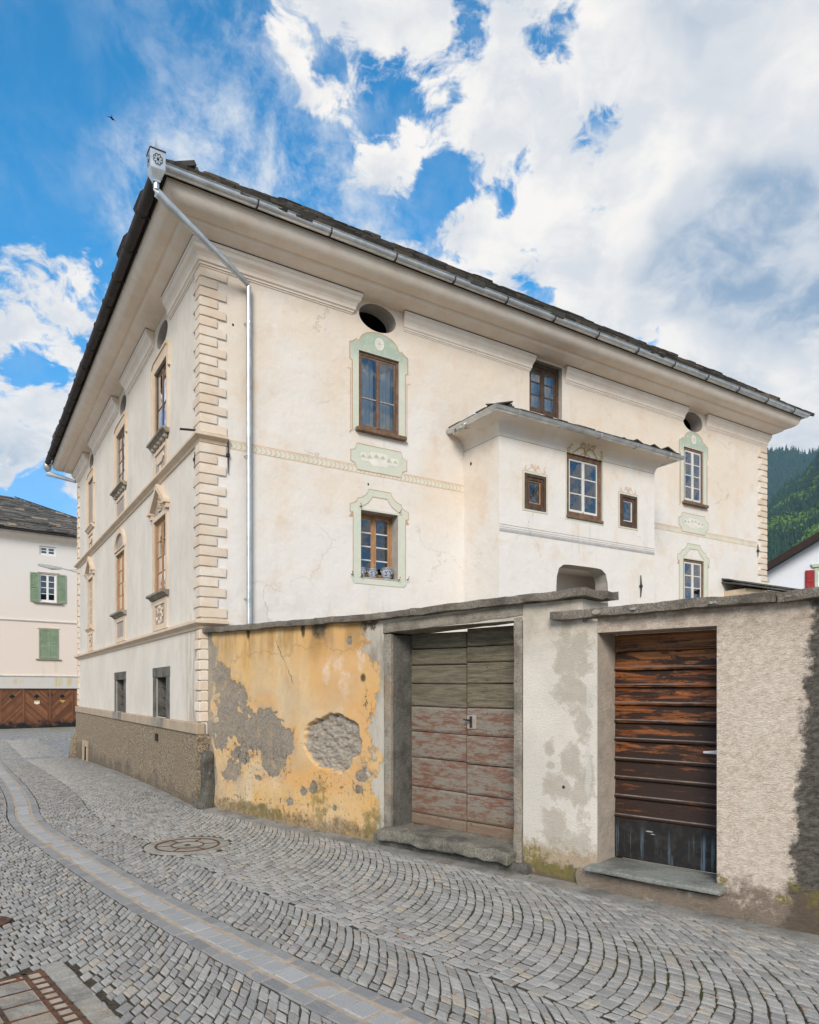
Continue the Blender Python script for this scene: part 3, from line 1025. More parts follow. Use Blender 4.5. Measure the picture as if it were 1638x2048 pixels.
def m_garage(n):
    rnd = n.nd('ShaderNodeObjectInfo').outputs['Random']
    v = n.co()
    z = n.sep(v)[2]
    c = n.mix(rnd, (.125, .050, .024), (.27, .115, .052))
    c = n.mix(n.m('MULTIPLY', n.ss(n.noise(v, 3, 5, .6), .42, .7), .5), c, (.10, .040, .020))
    dk = n.ss(n.m('ADD', z, n.mr(n.noise(v, 2.4, 6, .7), .3, .7, -.3, .3)), .06, -.28)
    c = n.mix(dk, c, (.012, .011, .012))
    return dict(c=c, n=n.bump(n.noise(v, 30, 4, .6), .004), r=.6)


def m_leftwall(n):
    v = n.co()
    z = n.sep(v)[2]
    st = n.noise(v, 2.2, 5, .65, k=(1, 1, .12))
    c = n.mix(n.ss(z, 4.0, 9.0), (.76, .64, .545), (.74, .685, .63))
    c = n.mix(n.m('MULTIPLY', n.ss(n.noise(v, .5, 4, .6), .45, .7), .3), c, (.78, .66, .55))
    c = n.mix(n.ss(z, 2.44, 2.36), c, (.60, .56, .51))
    run = n.m('MULTIPLY', n.ss(st, .50, .66), n.ss(n.blobs(v, [(.4, 5.95, .62, .62), (.4, 2.95, .62, .55), (.4, 2.1, 2.2, .3)], .2, 2), 1.1, .5))
    c = n.mix(n.m('MULTIPLY', run, .75), c, (.56, .43, .17))
    return dict(c=c, n=n.bump(n.noise(v, 20, 4, .6), .006), r=.92)


for nm, f in dict(
        cream=m_cream, greywash=m_greywash, plinth=m_plinth, yellow=m_yellow, pillar=m_pillar, render=m_render, hole=m_hole, gate=m_gate,
        doorwood=m_doorwood, kick=m_kick, soil=m_soil, farcobble=m_farcobble, slate=m_slate, slate_dark=m_slate_dark, zinc=m_zinc, rust=m_rust, glass=m_glass, pot=m_pot, leaf=m_leaf,
        green_paint=m_green_paint, garage=m_garage, leftwall=m_leftwall,
        trim=m_trim((.68, .55, .42), (.62, .475, .34)), quoin=m_trim((.74, .665, .565), (.70, .55, .41), .16), soffit=m_trim((.84, .75, .65), (.80, .67, .55)),
        panel=m_trim((.40, .345, .30), (.34, .285, .24)), bandstone=m_trim((.45, .355, .255), (.38, .285, .195)), outline=flat((.50, .33, .22)), band_paint=flat((.72, .63, .52), .08, 3), cream_paint=flat((.74, .68, .60)),
        ochre_paint=flat((.52, .36, .12), .25), peach_paint=flat((.66, .43, .25), .2), grey_line=flat((.22, .21, .20), .2), stripe=flat((.40, .38, .37), .2),
        granite=m_granite(), coping=m_granite((.33, .285, .23), (.15, .125, .098), .3, .45), jamb=m_granite((.44, .385, .31), (.28, .24, .19), .12, .35, .6),
        reveal_stone=m_granite((.23, .215, .185), (.11, .105, .092), .3, .2), threshold=m_granite((.36, .325, .26), (.16, .145, .115), .5, .4), doorstep=m_granite((.40, .40, .36), (.25, .255, .225), .1, .55),
        guard=m_granite((.22, .205, .165), (.075, .070, .058), .45, .35), sill_stone=m_granite((.44, .385, .31), (.29, .25, .20), .12, .35), revealpl=flat((.44, .37, .30), .2, 5, .01, 40), revealgrey=flat((.42, .38, .34), .18, 5, .006, 40),
        wood_brown=m_wood((.125, .070, .042), (.215, .130, .082), (2, 2, 1)), wood_dark=m_wood((.060, .033, .021), (.115, .066, .042), (2, 2, 1)), wood_oak=m_wood((.34, .175, .075), (.47, .265, .13), (2, 2, 1)),
        edge_wood=m_wood((.13, .10, .085), (.26, .21, .18), (1, 1, 6)), wood_grey=m_wood((.30, .25, .21), (.42, .36, .31), (2, 2, 1)), white_paint=flat((.66, .63, .58), .12), white_frame=flat((.78, .78, .77), .05),
        iron=flat((.035, .031, .028), .3, 20, .004), darkgutter=flat((.050, .042, .040), .3, 4, .004, 30), interior=flat((.16, .135, .115), .1), black=flat((.012, .011, .010), .2),
        curtain=flat((.78, .77, .75), .05), sett=m_sett((.27, .262, .245), (.445, .425, .39), .42, .7), bandsett=m_sett((.32, .325, .325), (.43, .425, .415), .0, .12), bandedge=m_sett((.215, .215, .215), (.31, .305, .295), .0, .12),
        mortar=flat((.40, .325, .25), .22, 12, .006, 60), concrete=m_granite((.40, .375, .335), (.29, .27, .24), .12, .4, .2), infill=m_granite((.50, .46, .40), (.36, .34, .30), .05, .4, .5),
        louvre=flat((.235, .315, .20), .2, 3), white_wall=flat((.70, .715, .75), .03), red=flat((.30, .030, .030), .25, 8, .006, 20), paint_green2=flat((.47, .52, .40), .15), brownboard=flat((.030, .018, .014), .3),
        shedwall=flat((.55, .44, .31), .12, 4), grass=flat((.07, .11, .03), .3, 1.0, .03, 6), earth=flat((.31, .27, .22), .2, .8, .03, 6), hillside=flat((.020, .036, .018), .4, .02, .5, .2), paper=flat((.75, .74, .72), .05), brass=flat((.62, .36, .08), .1),
        lampgrey=flat((.33, .35, .35), .1), bird=flat((.02, .02, .022), .1)).items():
    mat(nm, f)
# ------------------------------------------------------------------ ground and street
gb_ = MB()
gb_.face([(-4000, -4000, -.95), (4000, -4000, -.95), (4000, 4000, -.95), (-4000, 4000, -.95)])
gr = gb_.build('ground', 'earth')
gr['kind'] = 'structure'

# line of the wall and house foot, bending gently at the house corner: s runs along it, w out into the street
ds = .05
S_START = 14.0
h0, h1 = math.atan2(-WD.y, -WD.x), math.atan2(D1.y, D1.x)
BASE = []
p = WO + WD * S_START
s_ = S_START
while s_ > -46:
    f = max(0, min(1, (.5 - s_) / 2.0))
    f = f * f * (3 - 2 * f)
    h = h0 + (h1 - h0) * f
    d_ = Vector((math.cos(h), math.sin(h)))
    BASE.append((s_, p.copy(), Vector((-d_.y, d_.x))))
    p = p + d_ * ds
    s_ -= ds


def street(s, w, dz=0.0):
    i = (S_START - s) / ds
    k = max(0, min(len(BASE) - 2, int(i)))
    f = i - k
    a, b = BASE[k], BASE[k + 1]
    q = a[1].lerp(b[1], f) + a[2].lerp(b[2], f) * w
    return (q.x, q.y, gz(q.x, q.y) + dz)


WRT = [(-60, 1.95), (-8, 1.95), (-3, 1.90), (-1.1, 1.95), (.85, 2.19), (1.9, 2.34), (2.8, 2.45), (4.2, 2.58), (6, 2.66), (9, 2.72), (30, 2.72)]


def wr_(s):
    for (a, wa), (b, wb) in zip(WRT, WRT[1:]):
        if s <= b:
            return wa + (wb - wa) * max(0, (s - a) / (b - a))
    return 2.72


WRC = [sum(wr_(-60 + .1 * i + d * .2) for d in range(-6, 7)) / 13 for i in range(900)]


def wR(s):
    """near edge of the drain channel"""
    k = max(0, min(898, (s + 60) / .1))
    i = int(k)
    return WRC[i] + (WRC[i + 1] - WRC[i]) * (k - i)


sb = MB()
NX, WS = 110, [-.6, 0, .6, 1.2, 1.8, 2.4, 3.0, 3.6, 4.4, 5.4, 6.4, 7.0]
sv = [12 - 35.4 * (i / NX) ** 1.25 for i in range(NX + 1)]
for a in sv:
    for w_ in WS:
        sb.v.append(street(a, w_ if a > -12.6 else max(w_, .19), -.0075))
for i in range(NX):
    for j in range(len(WS) - 1):
        sb.f.append([i * len(WS) + j, (i + 1) * len(WS) + j, (i + 1) * len(WS) + j + 1, i * len(WS) + j + 1])
        sb.rnd.append(None)
street_ob = sb.build('street', 'soil', smooth=True, kind='structure')

# square beyond the house, paved too fine to tell the stones apart
qb = MB()
xs_ = [-60 + 6 * i for i in range(17)]
ys_ = [18 + 3 * i for i in range(15)]
for x in xs_:
    for y in ys_:
        qb.v.append((x, y, gz(x, y) - .0125))
for i in range(len(xs_) - 1):
    for j in range(len(ys_) - 1):
        n_ = len(ys_)
        qb.f.append([i * n_ + j, (i + 1) * n_ + j, (i + 1) * n_ + j + 1, i * n_ + j + 1])
        qb.rnd.append(None)
sq = qb.build('paved_square', 'farcobble', smooth=True, kind='structure')
# the kerb line across the square
kb = MB()
for i in range(24):
    a = Vector((-30 + i * 1.0, 26.6 + i * .14))
    z = gz(a.x, a.y)
    kb.cbox(a.x + .01, a.x + .99, a.y + .02 * RNG.random(), a.y + .16, z - .1, z + .02, .012, .004)
kb.build('kerb', 'concrete', sq, label='low kerb stones across the square')
db = MB()
for i in range(16):
    db.cbox(-19.2 + i * .30, -19.02 + i * .30, 23.2, 24.0, -.45, gz(-17, 23.6) + .012, .004)
db.build('drain_slots', 'rust', sq)

# ------------------------------------------------------------------ manholes and the grated frame
MH = Vector((-2.363, 7.494))
MHS = Vector((-2.985, 4.985))
FR_O, FR_A = Vector((-2.16, 4.14)), Vector((.58, -.66)).normalized()
FR_B = Vector((FR_A.y, -FR_A.x))


def clear(x, y):
    q = Vector((x, y))
    if (q - MH).length < .455 or (q - MHS).length < .175:
        return False
    r = q - FR_O
    return not (-.05 < r.dot(FR_A) < 1.55 and -.16 < r.dot(FR_B) < 1.3)


def cover(c, r, spokes, label, infill):
    z = gz(c.x, c.y)
    t = thing('manhole_cover', label, 'manhole cover', (c.x, c.y, z))
    m = MB()
    m.lathe([(0.0001, .0), (r * .95, .0)], (0, 0), 40)
    m.build('infill', infill, t)
    if r > .2:
        m = MB()
        m.lathe([(r * 1.0, -.03), (r * 1.0, .001), (r * 1.30, -.002), (r * 1.32, -.03)], (0, 0), 40)
        m.build('collar', 'infill', t)
    for nm, (a, b) in dict(rim=(r * .93, r * 1.0), inner_ring=(r * .47, r * .515)).items():
        m = MB()
        m.lathe([(a, -.03), (a, .005), ((a + b) / 2, .006), (b, .005), (b, -.03)], (0, 0), 40)
        m.build(nm, 'rust', t)
    for k in range(spokes):
        an = R(20 + 360 * k / spokes)
        m = MB()
        d = Vector((math.cos(an), math.sin(an)))
        q = Vector((-d.y, d.x)) * .009
        m.faces([(*(d * r * .5 + q), .004), (*(d * r * .5 - q), .004), (*(d * r * .94 - q), .004), (*(d * r * .94 + q), .004),
                 (*(d * r * .5 + q), -.02), (*(d * r * .5 - q), -.02), (*(d * r * .94 - q), -.02), (*(d * r * .94 + q), -.02)],
                [(0, 1, 2, 3), (0, 1, 5, 4), (1, 2, 6, 5), (2, 3, 7, 6), (3, 0, 4, 7)])
        m.build('spoke', 'rust', t)
    m = MB()
    m.lathe([(0.0001, .002), (r * .09, .003), (r * .10, .0)], (0, 0), 14)
    m.build('key_hole', 'black', t)
    return t


cover(MH, .335, 6, 'round manhole cover with rusty rings and pale infill in the cobbles before the yellow wall', 'infill')
cover(MHS, .14, 0, 'small rusty iron cover at the left edge of the cobbles', 'rust')

frz = math.atan2(FR_A.y, FR_A.x)
t = thing('drain_frame', 'rusty iron frame cover filled with paving slabs, bottom left corner', 'drain cover', (FR_O.x, FR_O.y, 0.0), frz)
LF = lambda a, b, z: (a, -b, z)
m = MB(LF)
for (a0, a1, b0, b1) in ((0, 1.5, 0, .024), (0, 1.5, .088, .112), (0, .020, .024, 1.2), (.064, .084, .112, 1.2)):
    m.box(a0, a1, b0, b1, -.03, .006)
m.build('rim', 'rust', t)
for i in range(17):
    m = MB(LF)
    m.box(.10 + i * .085, .122 + i * .085, .024, .088, -.03, .0045)
    m.build('rung', 'rust', t)
for i in range(7):
    m = MB(LF)
    m.box(.021, .063, .13 + i * .17, .145 + i * .17, -.03, .0045)
    m.build('rung', 'rust', t)
NB_, NA_ = 5, 8
for j in range(NB_):
    m = MB(LF)
    m.box(.084, 1.5, .112 + (j + 1) * .205 - .022, .112 + (j + 1) * .205, -.03, .005)
    m.build('bar', 'rust', t)
    for i in range(NA_):
        a0, b0 = .086 + i * .176, .114 + j * .205
        m = MB(LF)
        m.cur = RNG.random()
        m.cbox(a0 + .004, a0 + .158, b0 + .003, b0 + .18, -.03, .003 + RNG.uniform(-.001, .001), .005)
        m.build('paving_slab', 'infill', t)
    if j == 0:
        for i in range(NA_):
            m = MB(LF)
            m.box(.086 + i * .176 + .160, .086 + i * .176 + .174, .112, 1.14, -.03, .0035)
            m.build('bar', 'rust', t)
m = MB(LF)
m.faces([(-.005, .0, .0005), (1.5, .0, .0005), (1.5, 1.2, .0005), (-.005, 1.2, .0005)], [(0, 1, 2, 3)])
m.build('bedding', 'mortar', t)
i = 0
a0 = -.10
while a0 < 1.4:
    ln = RNG.uniform(.085, .13)
    m = MB(LF)
    m.cur = .6 + .4 * RNG.random()
    m.cbox(a0 + .004, a0 + ln - .004, -.135, -.006, -.03, RNG.uniform(0, .004), .008, .003)
    m.build('border_stone', 'infill', t)
    a0 += ln

# ------------------------------------------------------------------ cobbles in segmental arcs
STONES = []          # (corner points, level, seed)


def lane(wa, wb, s_lo, s_hi, rise, pitch, n, tilt=.62):
    s = s_hi
    row = 0
    base_pitch = pitch
    while s > s_lo:
        pitch = base_pitch * RNG.uniform(.88, 1.13)
        s -= pitch
        row += 1
        wa0, wb0 = wa(s), wb(s)
        width = wb0 - wa0
        nn = max(5, int(round(n * width / 1.8)))
        cut = [0.0] + [(k + (.5 if row % 2 else .0) + RNG.uniform(-.20, .20)) / nn for k in range(0 if row % 2 else 1, nn)] + [1.0]
        ph = RNG.uniform(-.0015, .0015)
        k_ = tilt * width
        for qa, qb in zip(cut, cut[1:]):
            if qb - qa < .3 / nn:
                continue
            pts, mid_w = [], 0
            for (q, dsx) in ((qa, 0), (qb, 0), (qb, pitch), (qa, pitch)):
                ss_ = s + ph + dsx + k_ * (q - .5) + rise * (width / 1.8) * 4 * q * (1 - q)
                w_ = wa(ss_) + (wb(ss_) - wa(ss_)) * q
                r0, r1 = wR(ss_), wR(ss_) + bw
                qm = wa0 + width * (qa + qb) / 2
                if qm < r0 + bw * .3:
                    w_ = min(w_, r0 - .002)
                elif wa0 < r0:
                    w_ = r0 - .002
                pts.append(Vector(street(ss_, w_)))
            a_ = (pts[1] - pts[0]).length + (pts[2] - pts[3]).length
            c = sum(pts, Vector()) / 4
            if a_ < .07 or c.y < .4 or not clear(c.x, c.y):
                continue
            STONES.append((pts, c))


bw = .385
lane(lambda s: .20, lambda s: wR(s) - .58, -24, 10.4, .34, .087, 26, .60)
lane(lambda s: wR(s) - .58, lambda s: wR(s) + .62, -24, 10.2, .36, .087, 26, .48)
lane(lambda s: wR(s) + bw + .002, lambda s: wR(s) + bw + 1.75, -24, 10.0, .38, .089, 26, .42)
lane(lambda s: wR(s) + bw + 1.75, lambda s: wR(s) + bw + 3.5, -24, 10.0, .38, .090, 26, .42)


def stone_into(mb, pts, c, jt, inset=.0088, deep=.035, bw_=.008):
    q = []
    for k, p_ in enumerate(pts):
        along = (pts[k ^ 1] - p_).normalized()          # along the arc
        across = (pts[3 - k] - p_).normalized()
        v_ = p_ + along * inset * .88 + across * inset * .50 + Vector((RNG.uniform(-jt, jt), RNG.uniform(-jt, jt), 0))
        q.append(v_)
    tilt = [RNG.uniform(-.004, .004) for _ in range(2)]
    lv = RNG.uniform(-.002, .005)
    mb.cur = RNG.random()
    top, mid, bot = [], [], []
    for v_ in q:
        d_ = (c - v_)
        tz = lv + tilt[0] * (v_.x - c.x) * 10 + tilt[1] * (v_.y - c.y) * 10
        top.append(v_ + d_ * min(.35, bw_ / max(.02, d_.length)) + Vector((0, 0, tz)))
        mid.append(v_ + Vector((0, 0, tz - .006)))
        bot.append(v_ + Vector((0, 0, -deep)))
    mb.faces([tuple(x) for x in top + mid + bot],
             [(0, 1, 2, 3)] + [(i, (i + 1) % 4, 4 + (i + 1) % 4, 4 + i) for i in range(4)] + [(4 + i, 4 + (i + 1) % 4, 8 + (i + 1) % 4, 8 + i) for i in range(4)])


def seen(c):
    if c.y < .5:
        return 0
    u, v = 819 + 1408 * c.x / c.y, 1380 - 1408 * (c.z - EYE) / c.y
    return (1 / c.y) if (-5 < u < 1643 and v < 2052) else 0


STONES.sort(key=lambda t_: -seen(t_[1]))
rest = MB()
for i, (pts, c) in enumerate(STONES):
    if i < 300:
        m = MB()
        stone_into(m, pts, c, .005)
        m.build('cobblestone', 'sett', street_ob, fix=False)
    else:
        stone_into(rest, pts, c, .005 if c.y < 12 else .003, .0088 if c.y < 14 else .007)
rest.build('cobblestones', 'sett', street_ob, kind='stuff', fix=False)

# drain channel: three rows of larger stones in tan mortar
mo = MB()
n_ = 240
for i in range(n_ + 1):
    s = 9.5 - 35 * i / n_
    mo.v += [street(s, wR(s) + .010, -.003), street(s, wR(s) + bw - .010, -.003)]
mo.f = [[2 * i, 2 * i + 2, 2 * i + 3, 2 * i + 1] for i in range(n_)]
mo.rnd = [None] * n_
mo.build('channel_mortar', 'mortar', street_ob)
far = {'bandsett': MB(), 'bandedge': MB()}
for (a, b, mt, ln) in ((.0, .098, 'bandedge', .17), (.118, .268, 'bandsett', .145), (.288, .385, 'bandedge', .17)):
    s = 9.3
    while s > -24:
        L = ln * RNG.uniform(.75, 1.3)
        pts = [Vector(street(x, wR(x) + y)) for x, y in ((s, a), (s, b), (s - L, b), (s - L, a))]
        c = sum(pts, Vector()) / 4
        if c.y > .4:
            near = seen(c) > 1 / 8
            mb = MB() if near else far[mt]
            stone_into(mb, pts, c, .004, .007, .03, .010)
            if near:
                mb.build('channel_stone', mt, street_ob, fix=False)
        s -= L
for k, mb in far.items():
    mb.build('channel_stones', k, street_ob, kind='stuff', fix=False)

# smooth strip along the foot of wall and house
for a, b, nm in ((8.6, -.35, 'edge_strip'), (-.35, -13.6, 'edge_strip')):
    es = MB()
    n_ = int(abs(b - a) * 6)
    for i in range(n_ + 1):
        s = a + (b - a) * i / n_
        wv_ = .195 + .02 * mnoise.noise(Vector((s * 2, 0, 0))) + (.05 if b < -1 else 0)
        es.v += [street(s, -.08, .012), street(s, .02, .012), street(s, wv_, .004), street(s, wv_, -.03)]
    for i in range(n_):
        for j in range(3):
            es.f.append([4 * i + j, 4 * i + 4 + j, 4 * i + 5 + j, 4 * i + 1 + j])
            es.rnd.append(None)
    es.build(nm, 'concrete', street_ob)
# ------------------------------------------------------------------ the big cream house
HL, HD = 13.73, 12.30               # garden front, street front
house = thing('mansion', 'large cream house with slate roof, corner quoins and painted green window surrounds', 'house', (CX, CY, 0), HOUSE_RZ)

# openings: garden front
O_UW = (2.49, 3.235, 5.80, 7.03)
O_LW = (2.528, 3.215, 3.45, 4.505)
O_AW = (6.075, 6.905, 6.83, 7.82)
DX = 8.075
O_RW = (10.585, 11.27, 5.80, 7.01)
O_RL = (10.565, 11.29, 3.30, 4.54)
OV1 = (2.49, 3.175, 7.405, 7.84)
OV2 = (10.555, 11.245, 7.39, 7.82)
gw = facade('garden_wall_face', G, 'cream', house, 0, HL, -.3, 8.0,
            [(*O_UW, .07, None), (*O_LW, .24, None), (*O_AW, .13, None), (*O_RW, .05, None), (*O_RL, .06, None), (*OV1, .30, oval), (*OV2, .30, oval)], 'revealgrey')
# street front
UP = [(1.90, 2.76), (5.36, 6.30), (9.46, 10.28)]
st_holes = []
for i, (a, b) in enumerate(UP):
    st_holes.append((a, b, 5.88, 7.07, .10 if i < 2 else .03, None))
    st_holes.append((a + .03, b + .03, 3.29, 4.52, .10 if i < 2 else .03, None))
OVS = [(1.88, 2.62, 7.36, 7.74), (5.29, 5.96, 7.34, 7.72), (9.50, 10.15, 7.32, 7.70)]
for q in OVS:
    st_holes.append((*q, .35, oval))
st_holes += [(1.94, 2.66, 1.20, 1.86, .02, None), (5.46, 6.38, 1.195, 1.86, .02, None)]
facade('street_wall_face', S, 'greywash', house, 0, HD, 1.10, 8.0, st_holes, 'revealgrey')
m = MB()
m.face([(0, HD, -.6), (HL, HD, -.6), (HL, HD, 8), (0, HD, 8)])
m.face([(HL, 0, -.6), (HL, HD, -.6), (HL, HD, 8), (HL, 0, 8)])
m.build('rear_walls', 'cream', house)
# rough plinth, slightly battered, and the stone band over it
pl = facade('plinth', lambda s, o, z: (-.045 - .03 * max(0, (1.03 - z)) - o, s, z), 'plinth', house, -.02, HD + .03, -.6, 1.04, [(9.98, 10.50, -.5, .17, .30, None)], 'black')  # vent reveal coloured black to imitate the dark of the opening
for q in ((9.86, 9.975, -.5, .17), (10.505, 10.62, -.5, .17), (9.86, 10.62, .175, .32)):
    m = MB(S)
    m.cbox(q[0], q[1], .02, .115, q[2], q[3], .008, .003)
    m.build('vent_surround', 'bandstone', house)
m = MB()
m.box(-.045, .3, HD + .03, HD + .10, -.6, 1.04)
m.build('plinth_return', 'plinth', house)
m = MB()
m.box(-.078, .25, -.06, -.021, -.2, 1.035)
m.build('plinth_return', 'plinth', house)
for a, b, mt in ((-.04, 1.88, 'bandstone'), (1.88, 2.78, 'sill_stone'), (2.78, 5.42, 'bandstone'), (5.42, 6.44, 'sill_stone'), (6.44, HD + .05, 'bandstone')):
    m = MB(S)
    m.cbox(a + .002, b - .002, -.05, .075, 1.03, 1.19, .012)
    m.build('band_stone', mt, house)
# stone surrounds of the cellar windows
for (a, b, c, d) in ((1.94, 2.66, 1.20, 1.86), (5.46, 6.38, 1.195, 1.86)):
    e = .20 if a < 3 else .14
    parts_ = [(a - e, a - .002, c - .01, d), (b + .002, b + e, c - .01, d), (a - e - .02, b + e + .02, d + .002, d + .17)]
    for q in parts_:
        m = MB(S)
        m.cbox(q[0], q[1], -.30, .018, q[2], q[3], .008, .003)
        m.build('cellar_surround', 'reveal_stone', house)
    m = MB(S)
    m.faces([(a, -.301, c), (b, -.301, c), (b, -.301, d), (a, -.301, d), (a, -.452, c), (b, -.452, c), (b, -.452, d), (a, -.452, d)], [(0, 1, 5, 4), (1, 2, 6, 5), (2, 3, 7, 6), (3, 0, 4, 7)])
    m.faces([(a, -.02, c - .012), (b, -.02, c - .012), (b, -.302, c - .012), (a, -.302, c - .012)], [(0, 1, 2, 3)])
    m.build('cellar_reveal', 'reveal_stone', house)
    m = MB(S)
    for z in (.16, .33, .50):
        m.tube([(a, -.10, c + z), (b, -.10, c + z)], .008, 6)
    m.tube([((a + b) / 2, -.10, c), ((a + b) / 2, -.10, d)], .008, 6)
    m.build('window_bars', 'rust', house)
for q in [*OVS]:
    m = MB(S)
    m.faces([(q[0] - .1, -.352, q[2] - .1), (q[1] + .1, -.352, q[2] - .1), (q[1] + .1, -.352, q[3] + .1), (q[0] - .1, -.352, q[3] + .1)], [(0, 1, 2, 3)])
    m.build('attic_shutter', 'wood_dark', house)
for q in (OV1, OV2, ):
    m = MB(G)
    a, b, c, d = q[0] - .4, q[1] + .4, q[2] - .4, q[3] + .1
    m.faces([(a, -.301, c), (b, -.301, c), (b, -.301, d), (a, -.301, d), (a, -1.6, c), (b, -1.6, c), (b, -1.6, d), (a, -1.6, d)], [(0, 1, 5, 4), (1, 2, 6, 5), (2, 3, 7, 6), (3, 0, 4, 7), (4, 5, 6, 7)])
    m.build('attic_void', 'black', house)
m = MB(S)
for (a, b, c, d, y) in ((1.94, 2.66, 1.20, 1.86, -.452), (5.46, 6.38, 1.195, 1.86, -.452), (9.98, 10.5, -.5, .17, -.25)):
    m.faces([(a - .2, y, c - .2), (b + .2, y, c - .2), (b + .2, y, d + .2), (a - .2, y, d + .2), (a - .2, y - .8, c - .2), (b + .2, y - .8, c - .2), (b + .2, y - .8, d + .2), (a - .2, y - .8, d + .2)],
            [(0, 1, 5, 4), (1, 2, 6, 5), (2, 3, 7, 6), (3, 0, 4, 7), (4, 5, 6, 7)])
m.build('cellar_void', 'black', house)

# windows of the garden front
def sill(T, a, b, z0, z1, out, mt, back=-.02, parent=house):
    m = MB(T)
    m.cbox(a, b, back, out, z0, z1, .006, .002)
    return m.build('window_sill', mt, parent)


w1 = window(G, house, *O_UW, .03, 'wood_brown', 'wood_brown', 'wood_grey', .045, .03, split=[.40], room=2.0, curtain=[(2.50, 2.84), (2.94, 3.23)], label='upper window with white curtains')
sill(G, 2.425, 3.335, 5.735, 5.797, .085, 'wood_brown', parent=w1)
w2 = window(G, house, *O_LW, .20, 'wood_oak', 'wood_oak', 'white_paint', .03, .045, rows=4, room=1.6, curtain=[(2.56, 2.62)], label='lower window with light wooden bars')
m = MB(G)
m.cbox(2.50, 3.24, -.205, .008, 3.425, 3.449, .004)
m.build('inner_sill', 'revealgrey', w2)
w3 = window(G, house, *O_AW, .09, 'wood_dark', 'wood_dark', 'wood_dark', .075, .05, rows=3, cols=1, room=1.6, curtain=[(6.15, 6.85)], label='attic window above the bay roof')
w4 = window(G, house, *O_RW, .02, 'wood_brown', 'white_paint', 'white_paint', .05, .035, rows=4, room=2.2, curtain=[(10.63, 10.75)], label='upper window by the far corner')
sill(G, 10.52, 11.36, 5.735, 5.797, .085, 'wood_brown', parent=w4)
w5 = window(G, house, *O_RL, .02, 'wood_brown', 'white_paint', 'white_paint', .05, .035, rows=4, room=2.2, label='lower window by the far corner')

